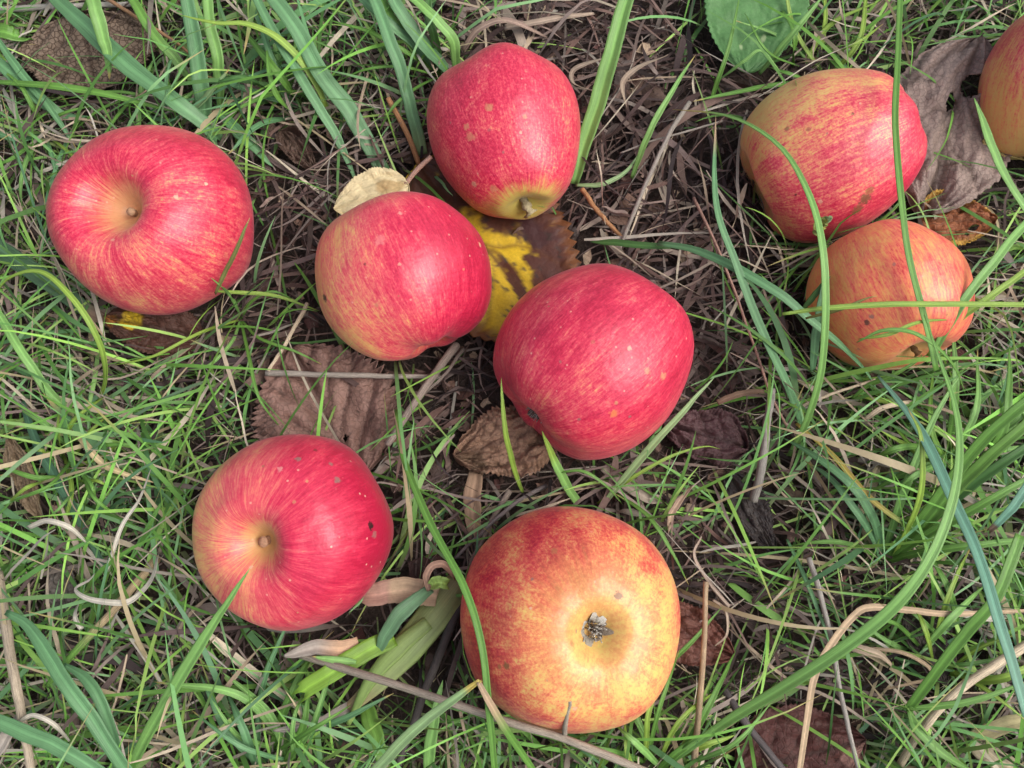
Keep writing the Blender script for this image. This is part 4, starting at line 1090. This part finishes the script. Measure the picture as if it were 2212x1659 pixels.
# deep layer of dead thatch
def thatch(n, name, label, lnr, wr, zr, cols, S=8, drymap=1.0, wide=0.08, pl=0.08, tight=1.0, coref=0.0):
    root = np.stack([rng.uniform(*XR, n), rng.uniform(*YR, n), rng.uniform(*zr, n)], -1)
    g = green_density(root)
    core = dry_core(root)
    dens = np.clip(1.05 - drymap * g, 0.15, 1) * (1 - coref * core) * np.where(in_view(root), 1.0, 0.55)
    k = rng.random(n) < dens
    root, g, core = root[k], g[k], core[k]
    n = len(root)
    flow = 3.5 * n2(root[:, 0] * 9, root[:, 1] * 9, 123, 2) * 2
    az = np.where(rng.random(n) < .55, flow + rng.normal(0, .6, n), rng.uniform(0, 6.283, n)) + np.where(rng.random(n) < .5, math.pi, 0)
    el = rng.normal(0.12, 0.22, n)
    ln = rng.uniform(*lnr, n) * np.exp(rng.normal(0, .25, n))
    P = strands(n, S, root, az, el, ln, el * 1.5 + rng.normal(0.05, .3, n), rng.normal(0, .6 * tight, n), wob=0.26 * tight)
    P[..., 2] += 0.0007 * np.sin(np.linspace(0, 9, S))[None] * rng.standard_normal((n, 1))
    P[..., 2] = np.clip(P[..., 2], 0.0008, zr[1] + 0.012)
    P[..., 2] = np.where(leaf_block(P), np.minimum(P[..., 2], 0.0012), P[..., 2]) if pl > .2 else P[..., 2]
    k = keep_mask(P, 0.0, 0.02 if pl < .2 else .6, 0.001)
    P, g, core = P[k], g[k], core[k]
    n = len(P)
    wid = np.exp(rng.uniform(math.log(wr[0]), math.log(wr[1]), n)) * np.where(rng.random(n) < wide, 2.0, 1.0)
    cc = np.where((rng.random(n) < core * .62)[:, None], pick(DARK, n), pick(cols, n))
    C = cc[:, None] * (0.85 + 0.3 * rng.random((n, S, 1)))
    roll = rng.normal(0, .5, n)[:, None] + rng.normal(0, 1.1, n)[:, None] * np.linspace(-1, 1, S)[None]
    prof = np.interp(np.linspace(0, 1, S), [0, .15, .7, 1], [.6, 1, .9, .2])
    return strand_mesh(name, P, wid, C, label, 'dead grass', M_DRY, roll, prof)

BROWN = [(.105, .070, .062), (.130, .092, .082), (.17, .125, .110), (.21, .165, .145), (.075, .052, .049), (.25, .205, .175), (.05, .038, .038), (.145, .105, .095)]
DARK = [(.115, .070, .058), (.145, .092, .076), (.18, .122, .102), (.08, .050, .045), (.22, .16, .135), (.055, .038, .035)]
thatch(48000, 'dead_grass', 'matted brown dead grass covering the soil', (.012, .04), (.0005, .0016), (0.0005, .007), [tuple(.78 * x for x in c) for c in BROWN], pl=0.35, drymap=.5)  # bottom mat's browns scaled down: shade of the deep gaps put into the colour
thatch(26000, 'dead_grass', 'loose brown and grey dead blades on top of the mat', (.018, .060), (.0008, .0026), (.003, .012), BROWN + [(.31, .25, .20), (.34, .28, .22)], drymap=.72, wide=.12)
thatch(17000, 'dry_grass', 'scattered pale straw and bleached blades in the sward', (.018, .07), (.0005, .0018), (.004, .018), [(.40, .33, .24), (.47, .41, .31), (.34, .30, .25), (.40, .37, .31), (.36, .28, .20)], drymap=.2, wide=.12, coref=.72, tight=.6)
thatch(6000, 'dead_grass', 'fine curly dead fibres tangled in the mat', (.010, .045), (.00018, .0004), (.003, .014), BROWN + [(.36, .30, .24)], drymap=.6, tight=1.6, wide=0)

def sward(n_tufts, per, name, label, lnr, wr, cols, elr, S=9, p_front=0.0, spread=.006, zcap=.05, pl=.12, gpow=1.0, curl=.9, bendr=(.7, 2.0)):
    c = np.stack([rng.uniform(*XR, n_tufts), rng.uniform(*YR, n_tufts), np.zeros(n_tufts)], -1)
    g = green_density(c) ** gpow * np.where(in_view(c), 1.0, 0.7)
    c = c[rng.random(n_tufts) < g]
    m = rng.integers(per[0], per[1] + 1, len(c))
    idx = np.repeat(np.arange(len(c)), m)
    n = len(idx)
    root = c[idx] + np.stack([rng.normal(0, spread, n), rng.normal(0, spread, n), rng.uniform(0, .004, n)], -1)
    taz = rng.uniform(0, 6.283, len(c))[idx]
    az = np.where(rng.random(n) < .6, taz + rng.normal(0, .6, n), rng.uniform(0, 6.283, n))
    el = rng.uniform(*elr, n)
    ln = rng.uniform(*lnr, n) * np.exp(rng.normal(0, .22, n))
    P = strands(n, S, root, az, el, ln, rng.uniform(*bendr, n), rng.normal(0, curl, n))
    P[..., 2] = np.minimum(P[..., 2], zcap + 0.15 * (P[..., 2] - zcap))
    k = keep_mask(P, p_front, pl, 0.004)
    P = P[k]
    n = len(P)
    wid = np.exp(rng.uniform(math.log(wr[0]), math.log(wr[1]), n))
    s = np.linspace(0, 1, S)[None, :, None]
    C = pick(cols, n)[:, None] * np.ones((1, S, 1))
    f = smooth(.28, 0, s)
    C = C * (1 - f * .75) + np.array((.30, .30, .15)) * f * .75
    tipy = (rng.random(n) < .16)[:, None, None]
    f = smooth(.75, .95, s) * tipy
    C = C * (1 - f) + np.array((.42, .32, .14)) * f
    dead = (rng.random(n) < .05)[:, None, None]
    C = np.where(dead, np.array((.44, .36, .22)), C)
    roll = rng.normal(0, .45, n)[:, None] + rng.normal(0, .6, n)[:, None] * np.linspace(-1, 1, S)[None]
    prof = np.interp(np.linspace(0, 1, S), [0, .3, .6, .85, 1], [.75, 1, .9, .55, .06])
    return strand_mesh(name, P, wid, C, label, 'grass', M_FINE, roll, prof)

GREENS = [(1.16 * c[0], 1.12 * c[1], .95 * c[2]) for c in [(.120, .28, .065), (.15, .35, .075), (.20, .39, .09), (.10, .24, .075), (.26, .43, .13), (.135, .30, .12), (.18, .35, .18), (.08, .19, .05)]]
sward(4700, (4, 10), 'grass', 'fine green grass growing through the thatch', (.030, .078), (.0007, .0016), GREENS, (.15, 1.1), zcap=.04, p_front=.25, curl=.38, bendr=(.4, 1.4))
sward(3900, (2, 5), 'grass', 'longer green grass blades of the sward', (.040, .090), (.0011, .0024), GREENS + [(.10, .225, .10), (.12, .26, .13)], (.2, 1.0), zcap=.042, p_front=.1, gpow=1.6, curl=.32, bendr=(.4, 1.4))
sward(4500, (4, 9), 'moss', 'short dark grass and moss low between the blades', (.006, .018), (.0004, .0009), [(.05, .12, .02), (.07, .15, .03), (.04, .09, .02)], (.3, 1.4), S=5, zcap=.012, gpow=1.5, pl=.05)
sward(900, (1, 3), 'grass', 'broad arching green blades of the sward', (.045, .10), (.0018, .0034), [(.125, .275, .06), (.135, .29, .12), (.18, .36, .08), (.11, .25, .10), (.22, .38, .12)], (.25, 1.0), S=12, zcap=.045, gpow=2.2, curl=.45, bendr=(.6, 1.7), pl=.02)

def rim_grass():
    roots, azs = [], []
    for (c, M, sc, Rr) in APPLES:
        m = 46
        a = rng.uniform(0, 6.283, m)
        rad = Rr * rng.uniform(.93, 1.25, m)
        roots.append(np.stack([c[0] + rad * np.cos(a), c[1] + rad * np.sin(a), np.full(m, .002)], -1))
        azs.append(a + rng.choice([-1, 1], m) * rng.uniform(.9, 1.9, m) + np.where(rng.random(m) < .35, math.pi * .6, 0))
    root, az = np.vstack(roots), np.concatenate(azs)
    keep = rng.random(len(root)) < .25 + .75 * green_density(root)
    root, az = root[keep], az[keep]
    n, S = len(root), 10
    P = strands(n, S, root, az, rng.uniform(.7, 1.35, n), rng.uniform(.03, .058, n), rng.uniform(.5, 1.6, n), rng.normal(0, .5, n))
    for (c, M, sc, Rr) in APPLES:                # bend round the fruit instead of through it
        q = ((P - c) @ M) / (sc + .0012)
        L = np.linalg.norm(q, axis=-1, keepdims=True)
        P = np.where(L < 1, c + ((q / np.maximum(L, 1e-6)) * (sc + .0012)) @ M.T, P)
    P = P[keep_mask(P, .8, .2, .004, margin=.0002)]
    n = len(P)
    C = pick(GREENS, n)[:, None] * np.ones((1, S, 1))
    roll = rng.normal(0, .4, n)[:, None] * np.ones((1, S))
    prof = np.interp(np.linspace(0, 1, S), [0, .3, .6, .85, 1], [.75, 1, .9, .55, .06])
    strand_mesh('grass', P, rng.uniform(.0007, .0015, n), C, 'green grass blades leaning on the apples', 'grass', M_FINE, roll, prof)
rim_grass()

def litter(n):
    c = np.stack([rng.uniform(*XR, n), rng.uniform(*YR, n), rng.uniform(.002, .008, n)], -1)
    c = c[rng.random(n) < .25 + .75 * dry_core(c)]
    ins, frt = apple_hits(c, .004)
    c = c[~(ins | frt | leaf_block(c, .0))]
    n = len(c)
    a, ln = rng.uniform(0, 6.283, n), np.exp(rng.normal(math.log(.0036), .55, n))
    X = np.stack([np.cos(a), np.sin(a), rng.normal(0, .3, n)], -1)
    Y = np.stack([-np.sin(a), np.cos(a), rng.normal(0, .3, n)], -1)
    g = np.array([[-1, -.5], [-1, .2], [-.9, .7], [0, -.8], [0, .05], [0, .75], [1, -.3], [1.1, .1], [.8, .6]])
    G_ = g[None] * rng.uniform(.55, 1.2, (n, 9, 1)) * ln[:, None, None] * .6
    up = rng.normal(0, .22, (n, 9)) * ln[:, None]
    V = c[:, None] + X[:, None] * G_[..., :1] + Y[:, None] * G_[..., 1:] + np.array([0, 0, 1.0]) * up[..., None]
    f = grid_faces(3, 3)
    Fq = (f[None] + (np.arange(n) * 9)[:, None, None]).reshape(-1, 4)
    C = pick([(.10, .055, .042), (.15, .09, .065), (.06, .036, .03), (.20, .13, .10), (.09, .04, .035), (.035, .025, .022), (.30, .22, .15)], n)
    C = np.repeat(C[:, None], 9, 1) * rng.uniform(.75, 1.25, (n, 9, 1))
    U = np.zeros((n * 9, 3)); U[:, :2] = np.tile(g * .01, (n, 1))
    tag(mesh('leaf_litter', V.reshape(-1, 3), Fq, C.reshape(-1, 3), U, mat=M_LEAF), 'crumbled leaf flakes and soil crumbs between the dead grass', 'leaf litter', kind='stuff')
litter(15000)
